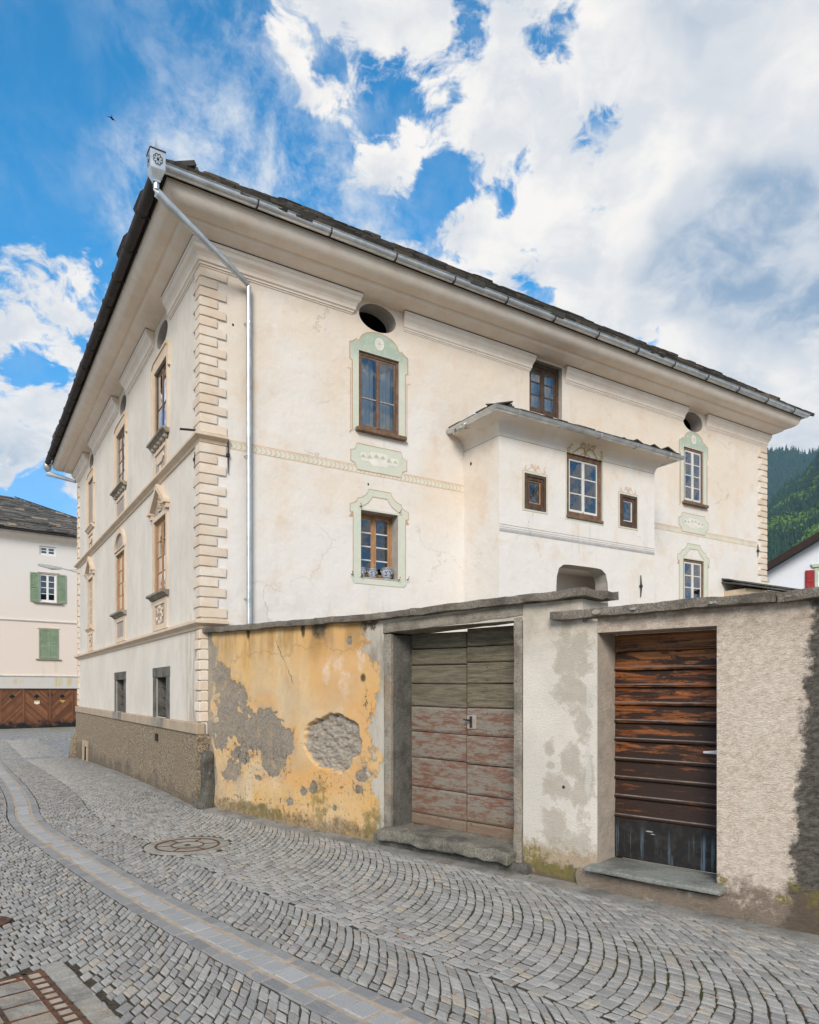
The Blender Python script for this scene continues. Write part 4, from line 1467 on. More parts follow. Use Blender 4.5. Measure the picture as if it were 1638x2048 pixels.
# street front windows, stucco surrounds
for i, (a, b) in enumerate(UP):
    a2, b2 = a + .03, b + .03
    c = (a + b) / 2
    if i < 2:
        wu = window(S, house, a, b, 5.88, 7.07, .02, 'wood_dark' if i == 0 else 'wood_grey', 'wood_brown', 'wood_brown', .03, .03, rows=2 if i == 0 else 4, room=1.5, split=[.45] if i == 0 else None)
        wm_ = window(S, house, a2, b2, 3.29, 4.52, .02, 'wood_oak', 'wood_oak', 'wood_oak', .035, .035, rows=4, room=1.5)
    else:
        wu = window(S, house, a, b, 5.88, 7.07, .02, 'wood_grey', 'wood_grey', 'white_paint', .03, .04, rows=5, room=0, glass='panel', label='blind window painted on plaster')
        wm_ = window(S, house, a2, b2, 3.29, 4.52, .015, 'trim', 'trim', 'white_paint', .03, .04, rows=5, room=0, glass='panel', label='blind window painted on plaster')
        for (p0, p1, q0, q1) in ((a, b, 5.88, 7.07), (a2, b2, 3.29, 4.52)):
            m = MB(S)
            m.face([(p0, -.028, q0), (p1, -.028, q0), (p1, -.028, q1), (p0, -.028, q1)])
            m.build('blind_panel', 'panel', house)
    # surround above: architrave with ears
    e = .11
    m = MB(S)
    out = [(a - e, 5.86), (a - e, 6.85), (a - e - .05, 6.85), (a - e - .05, 7.20), (a - .02, 7.27), (b + .02, 7.27), (b + e + .05, 7.20), (b + e + .05, 6.85), (b + e, 6.85), (b + e, 5.86)]
    inn = [(a, 5.86), (a, 6.85), (a, 6.87), (a, 7.07), (a + .02, 7.071), (b - .02, 7.071), (b, 7.07), (b, 6.87), (b, 6.85), (b, 5.86)]
    n_ = len(out)
    m.ring(out, inn, -.01, .022)
    big = [(x + (-.035 if x < c else .035), z + (.035 if z > 7 else 0)) for x, z in out]
    m.ring(big, [(x + (.012 if x < c else -.012), z - (.012 if z > 7 else 0)) for x, z in out], -.01, .040)
    m.build('stucco_surround', 'trim', house)
    if i < 2:
        m = MB(S)
        m.profile([(-.01, 5.79), (.05, 5.79), (.09, 5.835), (.12, 5.84), (.12, 5.875), (-.01, 5.875)], a - .14, b + .14)
        for k in range(5):
            x = a - .02 + (b - a) * k / 4
            m.cbox(x - .05, x + .05, .0, .075, 5.72, 5.79, .02)
        m.build('window_sill', 'sill_stone', wu)
    else:
        m = MB(S)
        m.profile([(-.01, 5.76), (.04, 5.76), (.07, 5.81), (.09, 5.82), (.09, 5.85), (-.01, 5.85)], a - .12, b + .12)
        m.build('window_sill', 'trim', wu)
    # apron below the sill
    m = MB(S)
    P = [(a - .06, 5.23), (b + .06, 5.23), (b + .06, 5.70), (a - .06, 5.70)]
    Q = [(a + .06, 5.30), (b - .06, 5.30), (b - .06, 5.64), (a + .06, 5.64)]
    m.ring(P, Q, -.01, .024)
    m.build('apron_frame', 'trim', house)
    m = MB(S)
    m.sheet([(x, z) for x, z in Q], .006)
    m.build('apron_panel', 'panel', house)
    if i != 1:
        m = MB(S)
        m.prism([(c - .26, 5.50), (c - .20, 5.58), (c + .20, 5.58), (c + .26, 5.50), (c + .14, 5.44), (c - .14, 5.44)], .004, .028)
        m.prism([(c - .03, 5.30), (c + .03, 5.30), (c + .03, 5.40), (c - .03, 5.40)], .004, .026)
        m.build('apron_ornament', 'trim', house)
    # middle floor: architrave, pediment or arch
    c2 = c + .03
    m = MB(S)
    m.ring([(a2 - .09, 3.26), (a2 - .09, 4.60), (b2 + .09, 4.60), (b2 + .09, 3.26)], [(a2, 3.26), (a2, 4.521), (b2, 4.521), (b2, 3.26)], -.01, .026)
    m.build('stucco_surround', 'trim', house)
    if i == 1:
        o_ = [(a2 - .09, 4.58)] + arc(c2, 4.60, (b2 - a2) / 2 + .09, .42, 180, 0, 16) + [(b2 + .09, 4.58)]
        n2_ = [(a2 + .01, 4.601)] + arc(c2, 4.602, (b2 - a2) / 2 - .01, .32, 180, 0, 16) + [(b2 - .01, 4.601)]
        m = MB(S)
        m.ring(o_, n2_, -.01, .05)
        m.build('arch', 'trim', house)
        m = MB(S)
        m.sheet(n2_, .004)
        m.build('tympanum', 'panel', house)
    else:
        m = MB(S)
        for sg in (-1, 1):
            x0 = c2 + sg * .60
            m.prism([(x0, 4.70), (x0 - sg * .16, 4.70), (c2, 5.0 - .005), (c2, 5.09)] if sg < 0 else [(x0, 4.70), (c2, 5.09), (c2, 4.995), (x0 - sg * .16, 4.70)], -.01, .085)
            m.prism([(x0 + sg * .02, 4.66), (x0 - sg * .15, 4.66), (x0 - sg * .15, 4.70), (x0 + sg * .02, 4.70)], -.01, .10)
            m.prism([(x0 - sg * .01, 4.585), (x0 - sg * .13, 4.585), (x0 - sg * .14, 4.66), (x0, 4.66)], -.01, .06)
        m.build('pediment', 'trim', house)
        m = MB(S)
        m.sheet([(c2 - .46, 4.602), (c2 + .46, 4.602), (c2 + .44, 4.70), (c2, 4.99), (c2 - .44, 4.70)], .005)
        m.build('tympanum', 'panel', house)
        m = MB(S)
        for k in range(7):
            z = 4.64 + k * .04
            for sg in (-1, 1):
                m.cbox(c2 + sg * .045 - .035, c2 + sg * .045 + .035, .004, .035, z, z + .03, .010, .008)
        m.build('relief_ornament', 'trim', house)
    m = MB(S)
    if i < 2:
        m.profile([(-.01, 3.18), (.04, 3.18), (.07, 3.22), (.12, 3.235), (.12, 3.27), (-.01, 3.27)], a2 - .15, b2 + .15)
        m.build('window_sill', 'sill_stone', wm_)
    else:
        m.profile([(-.01, 3.16), (.03, 3.16), (.06, 3.20), (.08, 3.22), (.08, 3.25), (-.01, 3.25)], a2 - .13, b2 + .13)
        m.build('window_sill', 'trim', wm_)
    m = MB(S)
    P = [(a2 - .07, 2.66), (b2 + .07, 2.66), (b2 + .07, 3.17), (a2 - .07, 3.17)]
    Q = [(a2 + .08, 2.75), (b2 - .08, 2.75), (b2 - .08, 3.08), (a2 + .08, 3.08)]
    m.ring(P, Q, -.01, .024)
    m.build('apron_frame', 'trim', house)
    m = MB(S)
    m.sheet(Q, .005)
    m.build('apron_panel', 'panel', house)
    if i != 1:
        m = MB(S)
        for k in range(14):
            an = R(20 + k * 24)
            rx_ = .20 if k % 2 else .12
            x, z = c2 + rx_ * math.cos(an), 2.91 + .13 * math.sin(an)
            m.cbox(x - .035, x + .035, .003, .030, z - .028, z + .028, .010, .008)
        m.build('relief_ornament', 'trim', house)

# string courses of the street front, returned round the corner
for z, hgt, pr_ in ((5.105, .115, .10), (2.505, .115, .10)):
    prof = [(-.005, z), (.02, z), (.035, z + .035), (.07, z + .055), (pr_, z + .075), (pr_, z + hgt), (-.005, z + hgt + .03)]
    m = MB()
    m.sweep([((0, HD), (-1, 1)), ((0, 0), (-1, -1)), ((.36, 0), (0, -1))], [(o, zz) for o, zz in prof])
    m.build('string_course', 'trim', house)

# quoins
def quoin_run(x_sign, z0, z1, n, corner, la, lb, sa, sb, T1):
    h = (z1 - z0) / n
    for k in range(n):
        L = k % 2 == 0
        T1(z0 + k * h + .008, z0 + (k + 1) * h - .006, la if L else sa, lb if L else sb)


def q_near(z0, z1, g, s):
    j = RNG.uniform(-.008, .008)
    rough('quoin', 'quoin', house, -.030, g + j, -.030, s + j, z0, z1, lambda a, b, c: (a, b, c), (5, 5, 2), .0048, 9.0, z0 * 3, 32, .006)


quoin_run(1, 5.24, 7.54, 17, 0, .353, .20, .225, .32, q_near)
quoin_run(1, 2.66, 5.10, 17, 0, .353, .20, .225, .32, q_near)


def q_low(z0, z1, g, s):
    m = MB()
    m.cbox(-.028, .30, -.02, s, z0, z1, .010, .003)
    m.build('quoin', 'quoin', house)


quoin_run(1, 1.20, 2.50, 9, 0, .3, .14, .3, .24, q_low)


def q_right(z0, z1, g, s):
    m = MB()
    m.cbox(HL - g, HL + .028, -.028, s, z0, z1, .010, .005)
    m.build('quoin', 'quoin', house)


quoin_run(1, 3.0, 7.54, 32, 0, .35, .3, .225, .3, q_right)


def q_far(z0, z1, g, s):
    m = MB()
    m.cbox(-.030, .3, HD - s, HD + .03, z0, z1, .010, .0025)
    m.build('quoin', 'quoin', house)


quoin_run(1, 5.24, 7.54, 16, 0, .3, .20, .3, .32, q_far)
quoin_run(1, 2.66, 5.10, 16, 0, .3, .20, .3, .32, q_far)
quoin_run(1, 1.20, 2.50, 8, 0, .3, .20, .3, .32, q_far)

# cornice: mouldings between the ovals, then soffit and cove
MP = [(-.01, 7.555), (.012, 7.555), (.014, 7.575), (.03, 7.578), (.032, 7.60), (.055, 7.615), (.062, 7.66), (.085, 7.70), (.125, 7.74), (.14, 7.79), (.155, 7.80), (.155, 7.845), (-.01, 7.845)]
m = MB()
m.sweep([((0, 1.72), (-1, -.5)), ((0, 0), (-1, -1)), ((2.36, 0), (.8, -1))], MP)
cm = m.build('cornice_moulding', 'soffit', house)
SG = [(.10, 7.8455), (.157, 7.8455), (.157, 7.8575), (.10, 7.8575)]  # solid dark strip standing in for the shadow line over the moulding
m = MB()
m.sweep([((0, 1.72), (-1, -.5)), ((0, 0), (-1, -1)), ((2.36, 0), (.8, -1))], SG)
m.build('shadow_strip', 'iron', cm)
for a, b in ((3.32, 6.08), (6.98, 10.55), (11.36, 13.74)):
    m = MB(G)
    m.profile([(o * .62 if o > 0 else o, z) for o, z in MP], a, b, -.3, .9 if b < 13 else 1.0)
    cm = m.build('cornice_moulding', 'soffit', house)
    m = MB(G)
    m.profile([(o * .62, z) for o, z in SG], a, b, -.3, .9 if b < 13 else 1.0)
    m.build('shadow_strip', 'iron', cm)
for a, b in ((2.82, 5.10), (6.10, 9.32), (10.25, HD)):
    m = MB(S)
    m.profile(MP, a, b, -.3, .4 if b < 12 else 1.0)
    cm = m.build('cornice_moulding', 'soffit', house)
    m = MB(S)
    m.profile(SG, a, b, -.3, .4 if b < 12 else 1.0)
    m.build('shadow_strip', 'iron', cm)
CP = [(0, 7.858), (.17, 7.859), (.30, 7.905), (.325, 7.93), (.345, 7.965), (.36, 7.972), (.375, 7.955)] + [(.375 + .225 * math.sin(R(t_)), 7.955 + .16 * (1 - math.cos(R(t_)))) for t_ in range(10, 91, 10)] + [(.605, 8.12), (.605, 8.185), (.0, 8.20)]
m = MB()
m.sweep([((0, HD), (-1, 1)), ((0, 0), (-1, -1)), ((HL, 0), (.72, -1)), ((HL, HD), (.72, 1))], CP, close=True)
m.build('eaves_cove', 'soffit', house, smooth=35)

# roof
ov = .63
pit = math.tan(R(27))
x0, x1, y0, y1 = -ov, HL + .46, -ov, HD + ov
half = (y1 - y0) / 2
zr = 8.20 + half * pit
m = MB()
m.faces([(x0, y0, 8.20), (x1, y0, 8.20), (x1, y1, 8.20), (x0, y1, 8.20), (x0 + half, (y0 + y1) / 2, zr), (x1 - half, (y0 + y1) / 2, zr)],
        [(0, 1, 5, 4), (1, 2, 5), (2, 3, 4, 5), (3, 0, 4), (0, 1, 2, 3)])
m.cur = .3
roof = m.build('roof', 'slate_dark', house)
cs, sn = math.cos(R(27)), math.sin(R(27))


def slate_course(side, k, a, b, mb_of):
    x = a
    while x < b:
        wdt = RNG.uniform(.26, .62)
        dep = RNG.uniform(.42, .56)
        th = RNG.uniform(.040, .075)
        up0 = k * .16 - .07 + RNG.uniform(-.06, .03)
        lift = .065 + k * .034 + RNG.uniform(0, .03)
        mb, fin = mb_of()
        mb.cur = RNG.random()
        base = len(mb.v)
        # outline with broken corners, laid on the slope
        cut_ = RNG.uniform(.02, .10)
        poly = [(x + cut_, 0), (x + wdt - RNG.uniform(.01, .08), RNG.uniform(-.02, .02)), (x + wdt - .006, cut_), (x + wdt - .006, dep), (x, dep), (x, RNG.uniform(.02, .08))]
        for q in (0, th):
            for px, py in poly:
                L = up0 + py
                zz = 8.20 + L * sn + (lift + q - py * .05) * cs
                yy = L * cs - (lift + q) * sn
                mb.v.append((px, y0 + yy, zz) if side == 'g' else (x0 + yy, px, zz))
        n_ = len(poly)
        fs = [list(range(n_)), list(range(n_, 2 * n_))] + [(i, (i + 1) % n_, n_ + (i + 1) % n_, n_ + i) for i in range(n_)]
        for f_ in fs:
            mb.f.append([base + i for i in f_])
            mb.rnd.append(mb.cur)
        fin(mb)
        x += wdt


def one():
    return MB(), lambda mb: mb.build('slate', 'slate_dark', roof)


for k in range(4):
    slate_course('g', k, x0 + k * .2 - .02, x1 - k * .2 - .08, one)
for k in range(2):
    slate_course('s', k, y0 + k * .2, y1 - k * .2, one)
stack = MB()
for k in range(2, 9):
    slate_course('s', k, y0 + k * .2, y1 - k * .2, lambda: (stack, lambda mb: None))
for k in range(4, 12):
    slate_course('g', k, x0 + k * .2, x1 - k * .2, lambda: (stack, lambda mb: None))
stack.build('slates', 'slate_dark', roof, kind='stuff')
for (sx, k) in ((-.62, 0), (-.30, 1), (.0, 2)):       # hip stones at the near corner
    m = MB()
    m.cur = .9
    z = 8.235 + (sx + .63) * pit * .9
    m.faces([(sx - .06, sx - .02, z), (sx + .42, sx + .02, z + .06), (sx + .46, sx + .40, z + .19), (sx, sx + .42, z + .07), (sx - .06, sx - .02, z + .05), (sx + .42, sx + .02, z + .10), (sx + .46, sx + .40, z + .24), (sx, sx + .42, z + .11)],
            [(0, 1, 2, 3), (4, 5, 6, 7), (0, 1, 5, 4), (1, 2, 6, 5), (2, 3, 7, 6), (3, 0, 4, 7)])
    m.build('slate', 'slate_dark', roof)

# gutters
gr_, gc = .068, .70
GP = [(gc + gr_ * math.cos(R(a)), 8.225 + gr_ * math.sin(R(a))) for a in range(-180, 1, 15)]
GP = GP + [(gc + gr_ + .008, 8.228), (gc + gr_ + .014, 8.236), (gc + gr_ + .006, 8.244), (gc + gr_ - .004, 8.236)]
m = MB()
m.sweep([((-.02, 0), (-1, -1)), ((HL, 0), (.72, -1)), ((HL, 3.0), (.72, 0))], GP, cap=False)
m.build('gutter', 'zinc', house, smooth=50)
for k in range(13):
    x = .55 + k * 1.09
    m = MB(G)
    pts = [(x, gc + (gr_ + .008) * math.cos(R(a)), 8.222 + (gr_ + .008) * math.sin(R(a))) for a in range(-170, 11, 15)]
    m.tube(pts, .009, 6)
    m.build('gutter_bracket', 'iron', house)
m = MB()
m.sweep([((0, HD + .02), (-1, .9)), ((0, 0), (-1, -1.0))], [(gc + .02 + .078 * math.cos(R(a)), 8.215 + .078 * math.sin(R(a))) for a in range(-180, 181, 20)], cap=False)
m.build('gutter', 'darkgutter', house, smooth=50, label='dark street-side gutter')
for k in range(14):
    y = .3 + k * .90
    m = MB(S)
    m.tube([(y, gc + .02 + .084 * math.cos(R(a)), 8.215 + .084 * math.sin(R(a))) for a in range(-200, 41, 20)], .010, 6)
    m.tube([(y, .60, 8.17), (y, gc - .05, 8.15)], .009, 6)
    m.build('gutter_bracket', 'iron', house)

# rainwater head at the corner, with its spike, and the downpipe
hx = .775
hop = MB()
c_ = (-hx, -hx)
def sq(r, z):
    return [(c_[0] - r, c_[1] - r, z), (c_[0] + r, c_[1] - r, z), (c_[0] + r, c_[1] + r, z), (c_[0] - r, c_[1] + r, z)]
lv = [(.040, 7.93), (.042, 7.955), (.088, 8.06), (.090, 8.065), (.092, 8.285), (.098, 8.29), (.098, 8.30), (.02, 8.36)]
for (r0, z0_), (r1, z1_) in zip(lv, lv[1:]):
    a_, b_ = sq(r0, z0_), sq(r1, z1_)
    hop.faces(a_ + b_, [(i, (i + 1) % 4, 4 + (i + 1) % 4, 4 + i) for i in range(4)])
hopper = hop.build('rainwater_head', 'zinc', house)
m = MB()
m.faces(sq(.026, 8.345) + [(c_[0], c_[1], 8.52)], [(0, 1, 4), (1, 2, 4), (2, 3, 4), (3, 0, 4), (0, 1, 2, 3)])
m.build('spike', 'zinc', hopper)
for T_, nm in ((lambda s, o, z: (c_[0] + s, c_[1] - .0925 - o, z), 'g'), (lambda s, o, z: (c_[0] - .0925 - o, c_[1] + s, z), 's')):
    m = MB(T_)
    for k in range(8):
        an = R(22.5 + 45 * k)
        ctr = (math.cos(an) * .042, 8.175 + math.sin(an) * .05)
        m.ribbon([(ctr[0] + .016 * math.cos(R(t_) + an), ctr[1] + .018 * math.sin(R(t_) + an)) for t_ in range(-150, 120, 25)], .008, .003)
    m.prism(arc(0, 8.175, .016, .018, 0, 330, 11), .001, .005)
    m.prism([(-.095, 8.286), (.095, 8.286), (.095, 8.298), (-.095, 8.298)], .0, .008)
    m.build('punched_rosette', 'iron', hopper)
pr_ = .037
m = MB(G)
m.tube([(-hx, hx, 7.95), (-hx, hx, 7.85)], pr_, 14)
m.tube([(-hx, hx, 7.86), (-hx + .01, hx - .005, 7.825), (.645, .085, 7.455), (.66, .075, 7.41)], pr_, 14)
m.tube([(.66, .075, 7.43), (.665, .075, 2.2)], pr_, 14)
dp = m.build('downpipe', 'zinc', house, smooth=50)
for z in (6.9, 5.0, 2.95):
    m = MB(G)
    m.tube([(.662, .075, z), (.662, .075, z + .022)], pr_ + .006, 14)
    m.tube([(.62, .0, z + .011), (.62, .075, z + .011)], .008, 6)
    m.build('pipe_clip', 'zinc', dp)
# gutter end and pipe at the far street corner
m = MB()
m.tube([(-.72, HD + .72, 8.25), (-.72, HD + .72, 8.02), (-.72, HD + .72, 7.93), (-.06, HD + .05, 7.62)], .04, 10)
m.lathe([(.05, 7.98), (.10, 8.05), (.12, 8.16), (.10, 8.26)], (-.72, HD + .70), 14)
m.tube([(-.70, HD + .35, 8.1), (-.10, HD + .35, 8.06)], .02, 6)
m.build('downpipe', 'zinc', house, smooth=50, label='pipe at the far street corner')

# iron tie-rod anchors
for (T_, s, z0_, z1_) in ((G, .375, 4.72, 5.235), (S, .21, 4.80, 5.02), (G, 13.36, 4.85, 5.15)):
    m = MB(T_)
    m.tube([(s, .025, z0_), (s, .03, (z0_ + z1_) / 2), (s, .025, z1_)], [.006, .013, .008], 6)
    m.cbox(s - .022, s + .022, .0, .05, (z0_ + z1_) / 2 - .025, (z0_ + z1_) / 2 + .025, .006)
    m.build('tie_anchor', 'iron', house)
m = MB(S)
m.tube([(.15, .0, 5.31), (.20, .24, 5.30)], .016, 6)
m.build('wall_hook', 'iron', house)
for (s, z) in ((.455, 6.86), (2.66, 4.93)):
    m = MB(G)
    m.cbox(s - .014, s + .014, -.01, .004, z - .018, z + .018, .004)
    m.build('wall_hole', 'black', house)
m = MB(S)
m.cbox(2.30, 2.36, 0.06, .10, .80, .93, .01)
m.build('wall_hook', 'iron', house)

# painted surrounds on the garden front
def painted(polys, nm='painted_surround'):
    pass


def grow(poly, k, c):
    return [(c[0] + (x - c[0]) * (1 + k / max(.05, abs(x - c[0]))) if abs(x - c[0]) > .05 else x, c[1] + (z - c[1]) * (1 + k / max(.05, abs(z - c[1]))) if abs(z - c[1]) > .05 else z) for x, z in poly]


def upper_surround(dx, wdw):
    a, b = wdw[0] - .005, wdw[1] + .005
    c = (a + b) / 2
    L = []
    # left half outline from the bottom upwards, mirrored later: (distance from centre, z)
    hw = (b - a) / 2
    e = hw + .115
    half_ = [(e + .05, 5.70), (e, 5.76), (e, 6.84), (e + .045, 6.86), (e + .045, 7.125)]
    half_ += [(e + .045 - .12 * (t_ / 5), 7.125 + .075 * (t_ / 5) ** 1.8) for t_ in range(1, 6)]
    half_ += [(e - .105, 7.165)]
    half_ += [((e - .13) * math.cos(R(t_)), 7.17 + .215 * math.sin(R(t_))) for t_ in range(10, 90, 10)] + [(0.0, 7.388)]
    out = [(c - x, z) for x, z in half_] + [(c + x, z) for x, z in half_[-2::-1]]
    inn_h = [(hw, 5.80)] * 2 + [(hw, 6.84), (hw, 6.86), (hw, 7.0)] + [(hw, 7.025)] * 5 + [(hw, 7.028)] + [(hw * (1 - (t_ / 9)), 7.03) for t_ in range(1, 9)] + [(0.0, 7.03)]
    inn = [(c - x, z) for x, z in inn_h] + [(c + x, z) for x, z in inn_h[-2::-1]]
    m = MB(G)
    for i in range(len(out) - 1):
        m.face([(out[i][0], .0045, out[i][1]), (out[i + 1][0], .0045, out[i + 1][1]), (inn[i + 1][0], .0045, inn[i + 1][1]), (inn[i][0], .0045, inn[i][1])])
    ps = m.build('painted_surround', 'green_paint', house)
    m = MB(G)
    m.ribbon(out, .016, .0062)
    for sg in (-1, 1):
        m.ribbon([(c + sg * (e + .03), 5.76), (c + sg * (e + .03), 6.70), (c + sg * (e + .085), 6.70)], .010, .0062)
    m.build('painted_outline', 'outline', ps)
    m = MB(G)
    m.sheet(arc(c, 7.215, .085, .10, 0, 345, 23), .0062)
    m.build('painted_medallion', 'cream_paint', ps)
    m = MB(G)
    for k in range(4):
        an = R(45 * k + 10)
        m.ribbon([(c - .07 * math.cos(an), 7.215 - .085 * math.sin(an)), (c + .07 * math.cos(an), 7.215 + .085 * math.sin(an))], .008, .0075)
    m.build('painted_star', 'paint_green2', ps)
    # panel below the sill
    q = .52
    pl_ = []
    for sg, z, st_ in ((-1, 5.535, 0), (1, 5.535, 1), (1, 5.14, 2), (-1, 5.14, 3)):
        cx_, cz_ = c + sg * q, z
        a0_ = {0: 0, 1: 270, 2: 180, 3: 90}[st_]
        pl_ += arc(cx_, cz_, .11, .10, a0_, a0_ - 90 if st_ in (0, 1, 2, 3) else 0, 5) if False else []
    box_ = [(c - q, 5.43), (c - q + .08, 5.45), (c - q + .11, 5.55), (c + q - .11, 5.55), (c + q - .08, 5.45), (c + q, 5.43), (c + q, 5.26), (c + q - .08, 5.23), (c + q - .11, 5.135), (c - q + .11, 5.135), (c - q + .08, 5.23), (c - q, 5.26)]
    m = MB(G)
    m.sheet(box_, .0045)
    pp = m.build('painted_panel', 'green_paint', house)
    m = MB(G)
    m.ribbon(box_ + box_[:1], .012, .0062)
    m.build('painted_outline', 'outline', pp)
    ct = [(c - .36, 5.37), (c - .33, 5.42), (c - .18, 5.42), (c - .15, 5.46), (c + .15, 5.46), (c + .18, 5.42), (c + .33, 5.42), (c + .36, 5.37), (c + .33, 5.29), (c + .18, 5.29), (c + .12, 5.24), (c - .12, 5.24), (c - .18, 5.29), (c - .33, 5.29)]
    m = MB(G)
    m.sheet(ct, .0064)
    m.build('painted_cartouche', 'cream_paint', pp)
    m = MB(G)
    for k in range(6):
        x = c - .30 + k * .12
        dz_ = .03 if k in (2, 3) else 0
        m.sheet([(x - .05, 5.345 + dz_), (x + .05, 5.345 + dz_), (x, 5.405 + dz_)], .0085)
    m.build('painted_triangles', 'paint_green2', pp)


def lower_surround(wdw, z_sill=3.44, foot=True):
    a, b = wdw[0] - .003, wdw[1] + .003
    c, hw = (a + b) / 2, (b - a) / 2
    zt = wdw[3] + .002
    e = hw + .14
    half_ = [(e, 3.36), (e, zt - .05), (e + .055, zt - .05), (e + .055, zt + .075), (e + .0, zt + .085), (e - .06, zt + .12), (e - .085, zt + .18), (e - .15, zt + .195), (e - .22, zt + .24), (e - .27, zt + .30), (e - .28, zt + .345), (0, zt + .345)]
    inn_h = [(hw, 3.36), (hw, zt - .05), (hw, zt - .02), (hw, zt), (hw, zt + .03), (hw, zt + .04), (hw - .02, zt + .06), (hw - .07, zt + .085), (hw - .13, zt + .13), (hw - .19, zt + .20), (hw - .20, zt + .235), (0, zt + .235)]
    out = [(c - x, z) for x, z in half_] + [(c + x, z) for x, z in half_[-2::-1]]
    inn = [(c - x, z) for x, z in inn_h] + [(c + x, z) for x, z in inn_h[-2::-1]]
    m = MB(G)
    for i in range(len(out) - 1):
        m.face([(out[i][0], .0045, out[i][1]), (out[i + 1][0], .0045, out[i + 1][1]), (inn[i + 1][0], .0045, inn[i + 1][1]), (inn[i][0], .0045, inn[i][1])])
    m.sheet([(c - hw, zt + .002), (c + hw, zt + .002), (c + hw, zt + .03), (c - hw, zt + .03)], .0045)
    ps = m.build('painted_surround', 'green_paint', house)
    m = MB(G)
    m.ribbon(out, .012, .0062)
    m.ribbon(inn[4:-4], .009, .0062)
    for sg in (-1, 1):
        m.sheet([(c + sg * (e + .005), zt - .13), (c + sg * (e + .07), zt - .13), (c + sg * (e + .03), zt - .06), (c + sg * (e + .005), zt - .05)], .0052)
    m.build('painted_outline', 'outline', ps)
    if foot:
        m = MB(G)
        m.sheet([(c - e - .05, 3.445), (c - hw, 3.424), (c + hw, 3.424), (c + e + .05, 3.445), (c + e - .03, 3.335), (c - e + .02, 3.335)], .0075)
        m.build('painted_sill', 'green_paint', ps)
        for sg in (-1, 1):
            for x, z in ((hw + .02, zt + .05), (e + .03, 3.47), (hw - .0, 3.45)):
                m = MB(G)
                m.tube([(c + sg * x, .0, z), (c + sg * (x - .005), .05, z - .005), (c + sg * (x + .01), .055, z + .045)], .007, 5)
                m.build('shutter_hook', 'iron', ps)


upper_surround(0, O_UW)
upper_surround(0, O_RW)
lower_surround(O_LW)
lower_surround(O_RL, foot=False)

# painted string band, interrupted by the bay and the painted panels
for (a, b) in ((.37, 4.55), (8.41, 13.36)):
    m = MB(G)
    g2 = MB(G)
    m.faces([(a, .0012, 5.080), (b, .0012, 5.080), (b, .0012, 5.212), (a, .0012, 5.212)], [(0, 1, 2, 3)])
    bd = m.build('painted_band', 'band_paint', house)
    for zz, wd_ in ((5.205, .010), (5.185, .006), (5.088, .010)):
        m = MB(G)
        m.ribbon([(a, zz), (b, zz)], wd_, .0025)
        m.build('painted_line', 'peach_paint', bd)
    x = a + .03
    while x < b - .06:
        g2.ribbon([(x + .035 * math.sin(R(t_)), 5.178 - .083 * t_ / 180) for t_ in range(0, 181, 30)], .014, .0025)
        x += .075
    g2.build('painted_scales', 'paint_green2', bd, kind='stuff')
# ------------------------------------------------------------------ the bay on the garden front
B0, B1, BO = 4.56, 8.40, .95
BF = lambda s, o, z: (s, -BO - o, z)
BW = (6.075, 6.965, 4.70, 5.80)
BL = (5.105, 5.58, 4.685, 5.272)
BR_ = (7.43, 7.885, 4.685, 5.268)


def arch_r(t):
    # rounded top corners of the passage below the bay
    c_, s_ = abs(math.cos(t)), abs(math.sin(t))
    return 1 / ((c_ ** 7 + s_ ** 7) ** (1 / 7)) if math.sin(t) > 0 else 1 / max(c_, s_)


bay = facade('bay', BF, 'cream', house, B0, B1, -.3, 5.95, [(*BW, .09, None), (*BL, .07, None), (*BR_, .07, None), (5.83, 7.12, 2.0, 3.84, .30, arch_r)], 'revealgrey')
m = MB()
m.face([(B0, 0, -.3), (B0, -BO, -.3), (B0, -BO, 5.95), (B0, 0, 5.95)])
m.face([(B1, 0, -.3), (B1, -BO, -.3), (B1, -BO, 5.95), (B1, 0, 5.95)])
m.build('bay_side', 'cream', bay)
m = MB()       # inside of the passage
m.faces([(5.2, -.05, 1), (7.8, -.05, 1), (7.8, -.05, 3.86), (5.2, -.05, 3.86), (5.2, -.655, 1), (7.8, -.655, 1), (7.8, -.655, 3.86), (5.2, -.655, 3.86)],
        [(0, 1, 2, 3), (0, 3, 7, 4), (1, 2, 6, 5), (2, 3, 7, 6)])
m.build('passage', 'cream', bay)
BP = [(0, 5.795), (.004, 5.81), (.02, 5.87), (.055, 5.935), (.11, 5.985), (.18, 6.015), (.27, 6.03), (.29, 6.035), (.29, 6.075), (0, 6.08)]
bpath = [((B0, 0), (-1, 0)), ((B0, -BO), (-1, -1)), ((B1, -BO), (1, -1)), ((B1, 0), (1, 0))]
m = MB()
m.sweep(bpath, BP)
m.build('bay_cove', 'cream', bay, smooth=40)
m = MB()
m.sweep(bpath, [(.0, 5.789), (.0035, 5.789), (.0035, 5.794), (.0, 5.794)], cap=False)
m.build('bay_line', 'grey_line', bay)
m = MB()
m.sweep([((B0, -.02), (-1, 0)), ((B0, -BO), (-1, -1)), ((B1, -BO), (1, -1)), ((B1, -.02), (1, 0))],
        [(.335 + .058 * math.cos(R(a)), 6.075 + .058 * math.sin(R(a))) for a in range(-180, 1, 18)] + [(.40, 6.083), (.395, 6.09), (.39, 6.083)], cap=True)
m.build('bay_gutter', 'zinc', bay, smooth=50)
for k in range(5):
    x = B0 + .1 + k * .93
    m = MB(BF)
    m.tube([(x, .335 + .064 * math.cos(R(a)), 6.072 + .064 * math.sin(R(a))) for a in range(-170, 11, 20)], .007, 6)
    m.build('gutter_bracket', 'zinc', bay)
